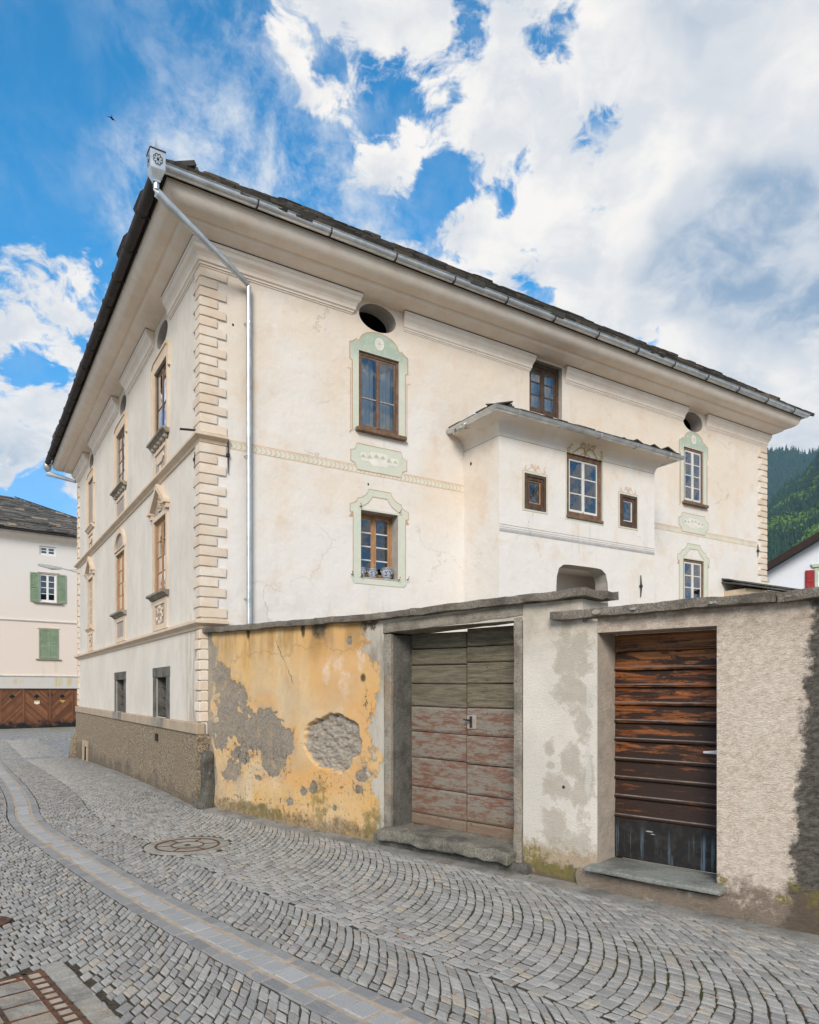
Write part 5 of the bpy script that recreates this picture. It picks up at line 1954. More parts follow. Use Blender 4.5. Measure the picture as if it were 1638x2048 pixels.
# torn wrapping on the side gutter
m = MB()
for k in range(26):
    a = RNG.uniform(-3, 1)
    y = -.34 + RNG.uniform(-.16, .16)
    r_ = .066 + RNG.uniform(0, .03)
    p_ = Vector((B0 - .335 + r_ * math.cos(a), y, 6.072 + r_ * math.sin(a)))
    e1 = Vector((RNG.uniform(-.05, .05), RNG.uniform(-.07, .07), RNG.uniform(-.05, .04)))
    e2 = Vector((RNG.uniform(-.05, .05), RNG.uniform(-.07, .07), RNG.uniform(-.06, .03)))
    m.face([tuple(p_), tuple(p_ + e1), tuple(p_ + e1 + e2 * .7), tuple(p_ + e2)])
m.build('torn_flashing', 'zinc', bay)
# little hipped slate roof
bp = math.tan(R(20))
ex = .315
m = MB()
q = BO + ex
m.cur = .2
m.faces([(B0 - ex, 0, 6.09), (B0 - ex, -q, 6.09), (B1 + ex, -q, 6.09), (B1 + ex, 0, 6.09), (B0 - ex + q, 0, 6.09 + q * bp), (B1 + ex - q, 0, 6.09 + q * bp)], [(0, 1, 4), (1, 2, 5, 4), (2, 3, 5), (0, 1, 2, 3)])
br_ = m.build('bay_roof', 'slate_dark', bay)
cs2, sn2 = math.cos(R(20)), math.sin(R(20))
for side in ('f', 'l', 'r'):
    for k in range(5 if side == 'f' else 4):
        lo = {'f': B0 - ex, 'l': 0, 'r': 0}[side] + (k * .2 if side == 'f' else 0)
        hi = {'f': B1 + ex - k * .2, 'l': q - k * .2, 'r': q - k * .2}[side]
        x = lo
        while x < hi - .1:
            wd = min(RNG.uniform(.22, .5), hi - x)
            dep, th = RNG.uniform(.34, .42), RNG.uniform(.018, .036)
            up0 = k * .2 - .03 + RNG.uniform(-.04, .03)
            lift = .022 + k * .016 + RNG.uniform(0, .012)
            m = MB()
            m.cur = RNG.random() * .8
            ct_ = RNG.uniform(.01, .07)
            poly = [(x + ct_, 0), (x + wd - ct_ * .7, RNG.uniform(-.015, .015)), (x + wd - .004, ct_), (x + wd - .004, dep), (x, dep), (x, ct_)]
            for qq in (0, th):
                for px, py in poly:
                    L = up0 + py
                    zz = 6.09 + L * sn2 + (lift + qq - py * .05) * cs2
                    yy = L * cs2 - (lift + qq) * sn2
                    m.v.append({'f': (px, -q + yy, zz), 'l': (B0 - ex + yy, -px, zz), 'r': (B1 + ex - yy, -px, zz)}[side])
            n_ = 6
            m.f = [list(range(6)), list(range(6, 12))] + [[i, (i + 1) % 6, 6 + (i + 1) % 6, 6 + i] for i in range(6)]
            m.rnd = [m.cur] * len(m.f)
            m.build('slate', 'slate_dark', bay)
            x += wd
# bay windows
wb = window(BF, house, *BW, .03, 'wood_brown', 'white_paint', 'white_paint', .085, .03, rows=3, room=.8, curtain=[(6.2, 6.32)], label='middle window of the bay')
m = MB(BF)
m.cbox(BW[0] - .01, BW[1] + .01, -.02, .03, 4.655, 4.70, .005)
m.build('window_sill', 'wood_brown', wb)
for q in (BL, BR_):
    a, b, c, d = q
    m = MB(BF)
    m.ring([(a, c), (b, c), (b, d), (a, d)], [(a + .05, c + .05), (b - .05, c + .05), (b - .05, d - .05), (a + .05, d - .05)], -.05, .018)
    m.ring([(a + .05, c + .05), (b - .05, c + .05), (b - .05, d - .05), (a + .05, d - .05)], [(a + .10, c + .10), (b - .10, c + .10), (b - .10, d - .10), (a + .10, d - .10)], -.06, .002)
    wn = m.build('window', 'wood_dark', house, label='small bay window in a stepped wooden frame')
    m = MB(BF)
    m.ring([(a + .10, c + .10), (b - .10, c + .10), (b - .10, d - .10), (a + .10, d - .10)], [(a + .122, c + .122), (b - .122, c + .122), (b - .122, d - .122), (a + .122, d - .122)], -.06, -.018)
    m.build('sash', 'wood_oak' if q is BL else 'white_paint', wn)
    m = MB(BF)
    m.face([(a + .12, -.035, c + .12), (b - .12, -.035, c + .12), (b - .12, -.035, d - .12), (a + .12, -.035, d - .12)])
    m.build('pane', 'glass', wn, fix=False)
    if q is BL:
        m = MB(BF)
        k = -.6
        while k < .6:
            for sg in (-1, 1):
                p0 = (a + .12, c + .295 + k)
                p1 = (b - .12, c + .295 + k + sg * (b - a - .24))
                z0_, z1_ = sorted((p0[1], p1[1]))
                if z1_ < d - .12 and z0_ > c + .12:
                    m.tube([(p0[0], -.028, p0[1]), (p1[0], -.028, p1[1])], .0022, 4)
            k += .022
        m.build('lattice', 'iron', wn)
    m = MB(BF)
    m.faces([(a, -.075, c), (b, -.075, c), (b, -.075, d), (a, -.075, d), (a, -.6, c), (b, -.6, c), (b, -.6, d), (a, -.6, d)], [(0, 1, 5, 4), (1, 2, 6, 5), (2, 3, 7, 6), (3, 0, 4, 7), (4, 5, 6, 7)])
    m.build('room', 'interior', wn)
# painted lines and scrolls on the bay
for q, e in ((BW, .035), (BL, .035), (BR_, .035)):
    a, b, c, d = q
    m = MB(BF)
    m.ring([(a - e, c - e), (b + e, c - e), (b + e, d + e), (a - e, d + e)] if q is not BW else [(a - e, c - e - .045), (b + e, c - e - .045), (b + e, d + .0), (a - e, d + .0)],
           [(a, c), (b, c), (b, d), (a, d)] if q is not BW else [(a, c - .045), (b, c - .045), (b, d - .002), (a, d - .002)], .0005, .0035)
    m.build('painted_surround', 'green_paint', house)
    if q is not BW:
        m = MB(BF)
        m.ring([(a - e - .008, c - e - .008), (b + e + .008, c - e - .008), (b + e + .008, d + e + .008), (a - e - .008, d + e + .008)], [(a - e, c - e), (b + e, c - e), (b + e, d + e), (a - e, d + e)], .0005, .003)
        m.build('painted_outline', 'outline', house)
for k, z in enumerate((4.355, 4.315, 4.285, 4.262, 4.243)):
    m = MB(BF)
    m.ribbon([(B0 + .005, z), (B1 - .005, z)], (.010, .008, .010, .020, .016)[k], .0028)
    m.build('painted_stripe', 'stripe', bay)


def spiral(cx, cz, r0, r1, a0, a1, n=22):
    return [(cx + (r0 + (r1 - r0) * i / n) * math.cos(R(a0 + (a1 - a0) * i / n)), cz + (r0 + (r1 - r0) * i / n) * math.sin(R(a0 + (a1 - a0) * i / n))) for i in range(n + 1)]


def scroll(T, cx, cz, k, mt, o):
    m = MB(T)
    for sg in (-1, 1):
        f = lambda pts: [(cx + sg * x * k, cz + z * k) for x, z in pts]
        m.ribbon(f([(0.02, .10), (.10, .17), (.22, .15), (.33, .06), (.42, .0), (.50, .02)]), .028 * k, o)
        m.ribbon(f(spiral(.52, .07, .055, .012, -100, 330)), .024 * k, o)
        m.ribbon(f(spiral(.47, .16, .05, .01, -60, 240)), .020 * k, o)
        m.ribbon(f(spiral(.17, .24, .06, .012, -90, 300)), .024 * k, o)
        m.ribbon(f([(.0, .04), (.06, .14), (.11, .27)]), .022 * k, o)
        m.ribbon(f([(.0, .04), (.09, .05), (.16, .0)]), .020 * k, o)
    m.ribbon([(cx, cz + .0), (cx, cz + .30 * k)], .03 * k, o)
    return m.build('painted_scroll', mt, house)


# the large scroll climbs the curved cove, the two small ones stay on the flat
def cove_T(s, o, z):
    t_ = z - 5.80
    zz = 5.80 + t_
    for (o0, z0_), (o1, z1_) in zip(BP, BP[1:]):
        L = math.hypot(o1 - o0, z1_ - z0_)
        if t_ <= L and L > 0:
            f = t_ / L
            return (s, -BO - (o0 + (o1 - o0) * f) - o * 1.0, z0_ + (z1_ - z0_) * f - o * .6)
        t_ -= L
    return (s, -BO - .28 - o, 6.03)


scroll(cove_T, 6.52, 5.80, .78, 'ochre_paint', .005)
scroll(BF, (BL[0] + BL[1]) / 2, BL[3] + .05, .42, 'peach_paint', .0028)
scroll(BF, (BR_[0] + BR_[1]) / 2, BR_[3] + .05, .38, 'peach_paint', .0028)
m = MB(BF)
m.tube([(7.985, .02, 3.40), (7.985, .03, 3.60), (7.985, .02, 3.81)], [.008, .018, .008], 6)
m.cbox(7.96, 8.01, 0, .05, 3.58, 3.63, .006)
m.build('tie_anchor', 'iron', bay)
m = MB(lambda y, o, z: (B0 - o, -y, z))
m.prism(arc(.20, 5.53, .022, .03, 0, 330, 11), -.02, .004)
m.build('wall_hole', 'black', bay)
lp = thing('hanging_lamp', 'small dark lamp hanging in the archway under the bay', 'lamp', (CX, CY, 0), HOUSE_RZ)
m = MB()
m.tube([(6.02, -.62, 3.0), (6.02, -.62, 3.845)], .008, 6)
m.build('lamp_rod', 'iron', lp)
m = MB()
m.lathe([(.05, 3.76), (.045, 3.79), (.015, 3.82), (.012, 3.845)], (6.02, -.62), 10)
m.build('ceiling_rose', 'iron', lp)

# three stoneware pots on the sill of the lower window
for (s, o, k, lb) in ((2.585, -.10, .80, 'blue and white stoneware pot half hidden at the left end of the sill'), (2.80, -.115, .82, 'middle blue and white pot with a flower on the window sill'),
                      (3.065, -.105, 1.0, 'largest blue and white pot with handles at the right of the sill')):
    wp = Vector((CX, CY)) + D2 * s + Vector((-D1.x, -D1.y)) * o
    t = thing('stoneware_pot', lb, 'pot', (wp.x, wp.y, 3.449), HOUSE_RZ, 'pots on the window sill')
    t.scale = (k * .76, k * .76, k * .76)
    m = MB()
    m.lathe([(.0, .0), (.085, .0), (.09, .01), (.088, .03), (.112, .08), (.125, .14), (.12, .19), (.105, .215), (.115, .235), (.122, .24), (.12, .25), (.105, .25), (.098, .225), (.0, .2)], (0, 0), 22)
    m.build('body', 'pot', t, smooth=50)
    for sg in (-1, 1):
        m = MB()
        m.tube([(sg * .115, 0, .20), (sg * .15, 0, .205), (sg * .155, 0, .17), (sg * .122, 0, .15)], .012, 6)
        m.build('handle', 'pot', t)
# ------------------------------------------------------------------ garden wall with gate and door
gwl = thing('garden_wall', 'old garden wall of peeling yellow and grey plaster under stone coping', 'wall', (WO.x, WO.y, 0), WALL_RZ)
GA, GB, DA, DB_ = 3.218, 4.757, 5.588, 6.545
HOLE = (1.72, 2.80, .70, 1.40)


def hole_r(t):
    return .95 + .13 * mnoise.noise(Vector((math.cos(t) * 1.6, math.sin(t) * 1.6, 3.3))) + .08 * mnoise.noise(Vector((math.cos(t) * 6, math.sin(t) * 6, 1.3))) - (.06 if math.cos(t) > .5 and math.sin(t) < -.5 else 0)


def ztop(s):
    return 2.46 - .045 * max(0, min(1, (s + .44) / 3.5)) + (.03 * max(0, (s - 3.0) / 2.3) if s > 3 else 0)


# yellow plaster: a fine sheet whose lost flakes lie back by a centimetre and whose round hole bares the core
FLAKES = [(.0, 1.80, .24, .26), (.18, 1.52, .46, .24), (.35, 1.25, .4, .2), (1.0, 1.30, .20, .12), (1.16, 1.04, .44, .30), (1.15, .70, .22, .13), (.22, 1.14, .30, .10), (.24, .54, .24, .16),
          (.5, .78, .28, .10), (.86, .52, .10, .05), (1.95, .50, .075, .07), (1.75, .43, .06, .045), (2.79, .71, .17, .11), (2.73, .54, .12, .08), (.02, .98, .2, .2), (.75, 1.2, .3, .12), (.7, .95, .3, .2),
          (2.55, 2.2, .05, .06), (1.5, .28, .10, .05), (2.3, .30, .07, .05)]
FS0, FS1, FZ0, FZ1, FD = -.46, 3.105, -.1, 2.44, .0115
NI, NJ = int((FS1 - FS0) / FD), int((FZ1 - FZ0) / FD)
hc, hz_, hx_, hy_ = (HOLE[0] + HOLE[1]) / 2, (HOLE[2] + HOLE[3]) / 2, (HOLE[1] - HOLE[0]) / 2, (HOLE[3] - HOLE[2]) / 2
V_, LD, BA = [], [], []
for i in range(NI + 1):
    x = FS0 + (FS1 - FS0) * i / NI
    for j in range(NJ + 1):
        z = FZ0 + (FZ1 - FZ0) * j / NJ
        acc = 0.0
        for (bx, bz, rx, rz) in FLAKES:
            q2 = ((x - bx) / rx) ** 2 + ((z - bz) / rz) ** 2
            if q2 < 9:
                acc += math.exp(-4.0 * math.sqrt(q2))
        d = -math.log(max(acc, 1e-9)) / 4.0 + .17
        if d < 2.2:
            d += .52 * mnoise.fractal(Vector((x * 3.1, 1.7, z * 3.1)), .8, 2.1, 4) + .30 * mnoise.fractal(Vector((x * 11, 5.2, z * 11)), .8, 2.1, 4)
        d = min(d, 3.0)
        und = .006 * mnoise.noise(Vector((x * 1.3, 9, z * 1.3))) + .0022 * mnoise.noise(Vector((x * 6, 4, z * 6)))
        f = max(0, min(1, (1.03 - d) / .05))
        o = und - .0085 * f + f * .003 * mnoise.noise(Vector((x * 28, 2, z * 28)))
        th = math.atan2((z - hz_) / hy_, (x - hc) / hx_)
        rr = math.hypot((x - hc) / hx_, (z - hz_) / hy_)
        b = rr < hole_r(th) if rr < 1.3 else False
        if b:
            e = min(1, (hole_r(th) - rr) / .05)
            o = -.030 - .030 * e + .034 * mnoise.fractal(Vector((x * 7, 0, z * 13)), .7, 2.1, 5) + .012 * mnoise.noise(Vector((x * 22, 3, z * 38)))
            o = min(o, -.012)
        V_.append(G(x, o, z))
        LD.append(d)
        BA.append(b)
FQ = {False: [], True: []}
for i in range(NI):
    for j in range(NJ):
        k = i * (NJ + 1) + j
        q = [k, k + NJ + 1, k + NJ + 2, k + 1]
        FQ[all(BA[t_] for t_ in q)].append(q)
for bare, nm, mt, lb in ((False, 'yellow_plaster', 'yellow', 'faded yellow plaster flaking to grey undercoat'), (True, 'bare_core', 'hole', 'rough mortar bared where the plaster fell off')):
    used = sorted({t_ for q in FQ[bare] for t_ in q})
    ix = {t_: n for n, t_ in enumerate(used)}
    me = bpy.data.meshes.new(nm)
    me.from_pydata([V_[t_] for t_ in used], [], [[ix[t_] for t_ in q] for q in FQ[bare]])
    at = me.attributes.new('lostd', 'FLOAT', 'POINT')
    at.data.foreach_set('value', [LD[t_] for t_ in used])
    me.shade_smooth()
    me.materials.append(MATS[mt])
    ob = bpy.data.objects.new(nm, me)
    COL.objects.link(ob)
    ob.parent = gwl
    ob['label'] = lb
# pillar and the rendered right-hand stretch
m = MB(G)
m.faces([(4.86, .0, -.1), (5.588, .0, -.1), (5.588, .0, 2.22), (5.45, .0, 2.22), (5.45, .0, 2.42), (4.86, .0, 2.42)], [(0, 1, 2, 3, 4, 5)])
m.faces([(5.45, .0, 2.22), (5.45, -.46, 2.22), (5.45, -.46, 2.42), (5.45, .0, 2.42)], [(0, 1, 2, 3)])
m.build('pillar', 'pillar', gwl, label='pale grey plastered pillar with damp stains')
m = MB(G)
m.face([(3.105, .0, 2.28), (4.86, .0, 2.28), (4.86, .0, 2.44), (3.105, .0, 2.44)])
m.build('lintel_plaster', 'pillar', gwl)
facade('rendered_wall', G, 'render', gwl, 5.588, 9.2, -.1, 2.26, [(DA, DB_, -.2, 2.125, .34, None)], 'revealpl', o=-.003, label='coarse beige render darkening to old cement at the right')
m = MB(G)        # back and body of the wall
m.faces([(-.46, -.46, -.1), (GA, -.46, -.1), (GA, -.46, 2.42), (-.46, -.46, 2.42)], [(0, 1, 2, 3)])
m.faces([(GB, -.46, -.1), (DA, -.46, -.1), (DA, -.46, 2.2), (GB, -.46, 2.42)], [(0, 1, 2, 3)])
m.faces([(DB_, -.46, -.1), (9.2, -.46, -.1), (9.2, -.46, 2.24), (DB_, -.46, 2.24)], [(0, 1, 2, 3)])
m.faces([(DA, -.46, 2.13), (DB_, -.46, 2.13), (DB_, -.46, 2.24), (DA, -.46, 2.24)], [(0, 1, 2, 3)])
m.faces([(-.46, .0, -.1), (-.46, -.46, -.1), (-.46, -.46, 2.42), (-.46, .0, 2.42)], [(0, 1, 2, 3)])
m.build('wall_back', 'render', gwl)
# rubble foot under the steps
for (a, b, z1_) in ((3.0, 4.95, .10), (5.42, 6.75, .155), (6.75, 9.0, .07)):
    rough('wall_foot', 'render' if a > 5 else 'reveal_stone', gwl, a, b, -.2, .05, -.08, z1_, G, (26, 3, 3), .03, 5.0, a, 60)
# stone frame of the gate
rough('gate_jamb', 'jamb', gwl, 3.102, GA, -.05, .010, -.02, 2.248, G, (2, 2, 24), .004, 5, 1)
rough('gate_jamb', 'jamb', gwl, GB, 4.858, -.42, .012, -.02, 2.312, G, (2, 2, 24), .006, 5, 2)
rough('gate_reveal', 'reveal_stone', gwl, 3.10, GA + .002, -.44, -.052, -.02, 2.246, G, (2, 8, 24), .008, 5, 3, 50)
rough('gate_lintel', 'jamb', gwl, 3.095, 4.865, -.44, .014, 2.25, 2.365, G, (20, 6, 2), .006, 4, 4, taper=lambda a, b, c: (a, b, c + (a - 3.1) * .036))
rough('gate_threshold', 'threshold', gwl, 3.14, 4.80, -.40, .15, .085, .205, G, (40, 10, 6), .022, 6.0, 5, 35, .012, label='worn stone slab before the gate')
rough('doorstep', 'doorstep', gwl, 5.535, 6.62, -.34, .14, .165, .215, G, (18, 6, 2), .005, 4, 6, 50, label='thin pale stone slab under the brown door')
# coping stones
a = -.50
k = 0
while a < 5.30:
    L = RNG.choice([1.05, 1.3, 1.5])
    b = min(a + L, 5.52)
    if 5.52 - b < .5:
        b = 5.52
    rough('coping_stone', 'coping', gwl, a + .004, b - .004, -.56, .085, 0, .075, G, (int((b - a) * 14), 8, 2), .013, 5.5, 20 + k, 38, .006,
          taper=lambda s, o, z: (s, o, z + ztop(s) - .018 + (.0 if o > -.3 else .02)))
    a = b
    k += 1
a = 5.17
while a < 9.1:
    b = a + RNG.choice([1.2, 1.5, 1.8])
    rough('coping_stone', 'coping', gwl, a + .004, b - .004, -.56 if a > 5.4 else -.10, .085, 2.245, 2.318, G, (int((b - a) * 14), 8, 2), .013, 5.5, 40 + k, 38, .006,
          taper=lambda s, o, z: (s, o - (0 if s > 5.46 or o > -.12 else 0), z + .006 * (s - 5)))
    a = b
    k += 1
for (s, o, z, r_) in ((5.62, .075, 2.315, .05), (6.55, .08, 2.318, .035), (5.95, .085, 2.317, .03), (7.05, .08, 2.32, .02)):
    m = MB(G)
    m.face([(s + r_ * math.cos(t_) * RNG.uniform(.6, 1.2), o + .016 + RNG.uniform(0, .004), z - .03 + r_ * .45 * math.sin(t_) * RNG.uniform(.5, 1.1)) for t_ in [i * .63 for i in range(10)]])
    m.build('lichen_patch', 'infill', gwl)

BACKING = 1
# wooden gate, two leaves of horizontal planks
gate = bpy.data.objects.new('gate', None)
COL.objects.link(gate)
gate.parent = gwl
gate['label'] = 'double gate of weathered planks, red and grey paint flaking below'
zl = [2.264, 2.094, 1.920, 1.719, 1.476, 1.205, .925, .610, .325, .200]
zr_ = [2.278, 2.087, 1.926, 1.714, 1.472, 1.193, .900, .590, .316, .190]
for (a, b) in ((GA + .004, 3.974), (3.982, GB + .02)):
    m = MB(G)
    m.box(a, b, -.372, -.342, .21, 2.235)  # black sheet added behind the planks so their gaps stay dark
    m.build('black_backing', 'black', gate)
for (a, b, zz, sag) in ((GA + .005, 3.972, zl, -.012), (3.984, GB + .02, zr_, -.004)):
    for i in range(9):
        m = MB(G)
        th = .034 + RNG.uniform(-.004, .004)
        z1_, z0_ = zz[i] - .004, zz[i + 1] + .004
        P = []
        for (s, o, z) in ((a, -.34, z0_), (b, -.34, z0_), (b, -.34, z1_), (a, -.34, z1_)):
            P.append((s, o, z + (sag if s == b else 0) + RNG.uniform(-.003, .003)))
        F = [(s, -.34 + th, z) for s, o, z in P]
        # lower edges carry a bead on the painted boards, edges slightly rounded
        bev = .012 if i < 4 else .020
        I = [(F[0][0] + .006, F[0][1], F[0][2] + bev), (F[1][0] - .006, F[1][1], F[1][2] + bev), (F[2][0] - .006, F[2][1], F[2][2] - bev), (F[3][0] + .006, F[3][1], F[3][2] - bev)]
        E_ = [(x[0], x[1] - .010, x[2]) for x in F]
        m.faces(P + E_ + I, [(3, 2, 1, 0), (8, 9, 10, 11)] + [(4 + j, 4 + (j + 1) % 4, 8 + (j + 1) % 4, 8 + j) for j in range(4)] + [(j, (j + 1) % 4, 4 + (j + 1) % 4, 4 + j) for j in range(4)])
        m.build('plank', 'gate', gate)
    m = MB(G)
    for i in range(9):
        for fx in (.06, .30, .52, .72, .95):
            for fz in (.22, .78):
                if RNG.random() < .72:
                    x, z = a + (b - a) * (fx + RNG.uniform(-.03, .03)), zz[i + 1] + (zz[i] - zz[i + 1]) * (fz + RNG.uniform(-.08, .08))
                    m.cbox(x - .005, x + .005, -.31, -.302, z - .005, z + .005, .002)
    m.build('nails', 'rust', gate, kind='stuff')
m = MB(G)
m.cbox(3.992, 4.105, -.312, -.296, 1.258, 1.395, .004, .002)
lk = m.build('lock_plate', 'wood_grey', gate)
m = MB(G)
m.cbox(4.028, 4.062, -.2965, -.290, 1.27, 1.385, .003)
m.build('lock', 'iron', lk)
m = MB(G)
m.tube([(4.045, -.29, 1.345), (4.045, -.255, 1.345), (3.985, -.25, 1.352)], .007, 6)
m.build('handle', 'iron', lk)
# door of brown boards
door = bpy.data.objects.new('door', None)
COL.objects.link(door)
door.parent = gwl
door['label'] = 'single door of dark scorched boards with a black kick plate'
m = MB(G)
m.box(DA + .004, DB_ - .002, -.375, -.346, .21, 2.124)  # black sheet added behind the boards, blocks daylight in the gaps
m.build('black_backing', 'black', door)
zb = [2.122, 1.977, 1.818, 1.674, 1.523, 1.373, 1.217, 1.048, .890, .732, .565]
for i in range(10):
    m = MB(G)
    z1_, z0_ = zb[i], zb[i + 1]
    y0_ = -.345
    a, b = DA + .004, DB_ - .002
    prof = [(y0_, z0_), (y0_ + .046, z0_ + .001), (y0_ + .050, z0_ + .012), (y0_ + .038, z0_ + .026), (y0_ + .036, z0_ + .034), (y0_ + .030, z1_ - .02), (y0_ + .020, z1_ - .004), (y0_, z1_ - .002)]
    m.profile(prof, a, b)
    bo = m.build('board', 'doorwood', door)
    m = MB(G)
    m.profile([(y0_ + .038, z0_ + .022), (y0_ + .0435, z0_ + .0205), (y0_ + .0425, z0_ + .025), (y0_ + .036, z0_ + .030), (y0_ + .030, z0_ + .026)], a + .002, b - .002)  # thin grey strip along the lower lip of the board
    m.build('grey_bead', 'edge_wood', bo)
m = MB(G)
m.cbox(DA + .006, DB_ - .004, -.345, -.300, .222, .560, .004)
kp = m.build('kick_plate', 'kick', door)
m = MB(G)
for i in range(10):
    for x in (DA + .05, (DA + DB_) / 2 + .02, DB_ - .06):
        z = (zb[i] + zb[i + 1]) / 2 + .02
        m.cbox(x - .006, x + .006, -.31, -.304, z - .006, z + .006, .002)
m.build('nails', 'iron', door, kind='stuff')
m = MB(G)
m.tube([(6.46, -.30, 1.168), (6.46, -.255, 1.168), (6.36, -.25, 1.163)], .008, 8)
m.build('handle', 'white_frame', door)

# guard stone at the house corner
gp_ = WO + WD * -.35
gs = thing('guard_stone', 'dark upright guard stone at the corner of house and yellow wall', 'guard stone', (WO.x, WO.y, 0), WALL_RZ)
rough('stone_post', 'guard', gs, -.475, -.19, -.10, .12, -.06, .80, G, (6, 5, 16), .014, 4, 9, 45, .02,
      taper=lambda s, o, z: (s + .02 * z + .015 * math.sin(z * 5), o * (1.15 - .2 * max(0, z)), z - (.10 * (s + .30) + .9 * max(0, s + .27) ** 2 * 6) * max(0, z - .5)))
rough('broken_foot', 'guard', gs, -.49, -.22, .02, .165, -.06, .13, G, (6, 5, 4), .03, 5, 10, 45, .04)
gs2 = Vector((CX, CY)) + D1 * (HD + .02)
gt = thing('corner_guard_stone', 'slanting guard stone at the far street corner of the cream house', 'guard stone', (gs2.x, gs2.y, -.32), HOUSE_RZ)
rough('stone_post', 'plinth', gt, -.26, .06, -.25, .05, -.05, .72, lambda a, b, c: (a, b, c), (4, 4, 8), .012, 4, 12, 60, .03,
      taper=lambda s, o, z: (s * (1.0 - .45 * z), o, z))
# tufts of moss and weed at the foot of the wall
mo = MB()
for (s, wd, n_) in ((3.05, .05, 40), (2.2, .03, 30), (4.95, .05, 40), (1.4, .03, 20), (1.75, .04, 24), (6.75, .05, 16), (2.75, .04, 20)):
    for k in range(n_):
        x, y, z = street(s + RNG.gauss(0, .10), .04 + abs(RNG.gauss(0, wd)), .0)
        a = RNG.uniform(0, 6.28)
        L, hh = RNG.uniform(.006, .018), RNG.uniform(.006, .030)
        mo.face([(x, y, z), (x + L * math.cos(a), y + L * math.sin(a), z), (x + L * .7 * math.cos(a + .6), y + L * .7 * math.sin(a + .6), z + hh)])
mo.rnd = [None] * len(mo.f)
mo.build('wall_moss', 'grass', kind='stuff', fix=False)['label'] = 'moss and small weeds along the wall foot'
# ------------------------------------------------------------------ street lamp on the far corner
lpx = Vector((CX, CY)) + D1 * HD
sl = thing('street_lamp', 'grey street lamp on an arm at the far corner of the cream house', 'street lamp', (lpx.x, lpx.y, 0), HOUSE_RZ)
m = MB()
m.tube([(0, .04, 5.02), (-.18, .15, 5.08), (-.42, .30, 5.15)], .016, 8)
m.tube([(0, .04, 5.10), (-.25, .19, 5.10)], .010, 6)
m.build('arm', 'lampgrey', sl)
m = MB()
m.faces([(-.40, .26, 5.12), (-.40, .36, 5.12), (-.95, .80, 5.24), (-.98, .66, 5.24), (-.40, .26, 5.17), (-.40, .36, 5.17), (-.95, .80, 5.285), (-.98, .66, 5.285), (-.70, .42, 5.13), (-.62, .62, 5.13), (-.70, .42, 5.235), (-.62, .62, 5.235)],
        [(0, 1, 9, 8), (8, 9, 2, 3), (4, 5, 11, 10), (10, 11, 6, 7), (0, 1, 5, 4), (2, 3, 7, 6), (0, 8, 10, 4), (8, 3, 7, 10), (1, 9, 11, 5), (9, 2, 6, 11)])
m.build('lamp_head', 'lampgrey', sl)

# ------------------------------------------------------------------ house across the square
BX, BY = -20.2, 38.5
DBv = Vector((.770149, .637864))
BRZ = math.atan2(DBv.y, DBv.x)
lh = thing('apartment_house', 'pale pink house across the square with green shutters and slate roof', 'house', (BX, BY, 0), BRZ)
facade('front_wall', G, 'leftwall', lh, -14, 5.5, -.6, 10.1, [(-.03, .80, 9.05, 9.55, .12, None), (-.05, .82, 6.50, 8.04, .12, None), (-8.0, -7.1, 6.50, 8.04, .12, None), (-14.1, 5.0, -.7, 1.735, .25, None)])
m = MB()
m.face([(5.5, 0, -.6), (5.5, 11, -.6), (5.5, 11, 10.1), (5.5, 0, 10.1)])
m.face([(-14, 11, -.6), (5.5, 11, -.6), (5.5, 11, 10.1), (-14, 11, 10.1)])
m.build('side_wall', 'leftwall', lh)
m = MB(G)
m.profile([(-.01, 9.72), (.02, 9.72), (.05, 9.80), (.12, 9.86), (.22, 9.92), (.36, 10.0), (.42, 10.12), (.42, 10.2), (-.01, 10.2)], -14.2, 5.9)
m.build('eaves_cornice', 'soffit', lh)
for z, d_ in ((5.36, .07), (2.38, .05)):
    m = MB(G)
    m.profile([(-.01, z), (.03, z), (.05, z + .03), (d_, z + .05), (d_, z + .085), (-.01, z + .10)], -14, 5.5)
    m.build('string_course', 'cream_paint', lh)
def small_win(a, b, c, d, rows, nm=None):
    wn = window(G, lh, a, b, c, d, .06, 'white_frame', 'white_frame', 'white_frame', .045, .05, rows=rows, room=1.2, mw=.035)
    return wn
small_win(-.03, .80, 9.05, 9.55, 2)
w_ = small_win(-.05, .82, 6.50, 8.04, 4)
small_win(-8.0, -7.1, 6.50, 8.04, 4)
m = MB(G)
m.cbox(-.35, 1.15, -.02, .13, 6.40, 6.46, .01)
m.build('window_sill', 'sill_stone', w_)


def shutter(a, b, c, d, o):
    m = MB(G)
    m.ring([(a, c), (b, c), (b, d), (a, d)], [(a + .05, c + .07), (b - .05, c + .07), (b - .05, d - .07), (a + .05, d - .07)], o, o + .04)
    m.box(a + .05, b - .05, o + .002, o + .038, (c + d) / 2 - .035, (c + d) / 2 + .035)
    sh = m.build('shutter', 'louvre', lh)
    n_ = 22
    for k in range(n_):
        z = c + .075 + (d - c - .15) * k / n_
        if abs(z + .03 - (c + d) / 2) < .055:
            continue
        m = MB(G)
        m.faces([(a + .05, o + .036, z), (b - .05, o + .036, z), (b - .05, o + .012, z + .05), (a + .05, o + .012, z + .05), (a + .05, o + .028, z), (b - .05, o + .028, z), (b - .05, o + .004, z + .05), (a + .05, o + .004, z + .05)],
                [(0, 1, 2, 3), (4, 5, 6, 7), (0, 1, 5, 4), (2, 3, 7, 6)])
        m.build('slat', 'louvre', sh)


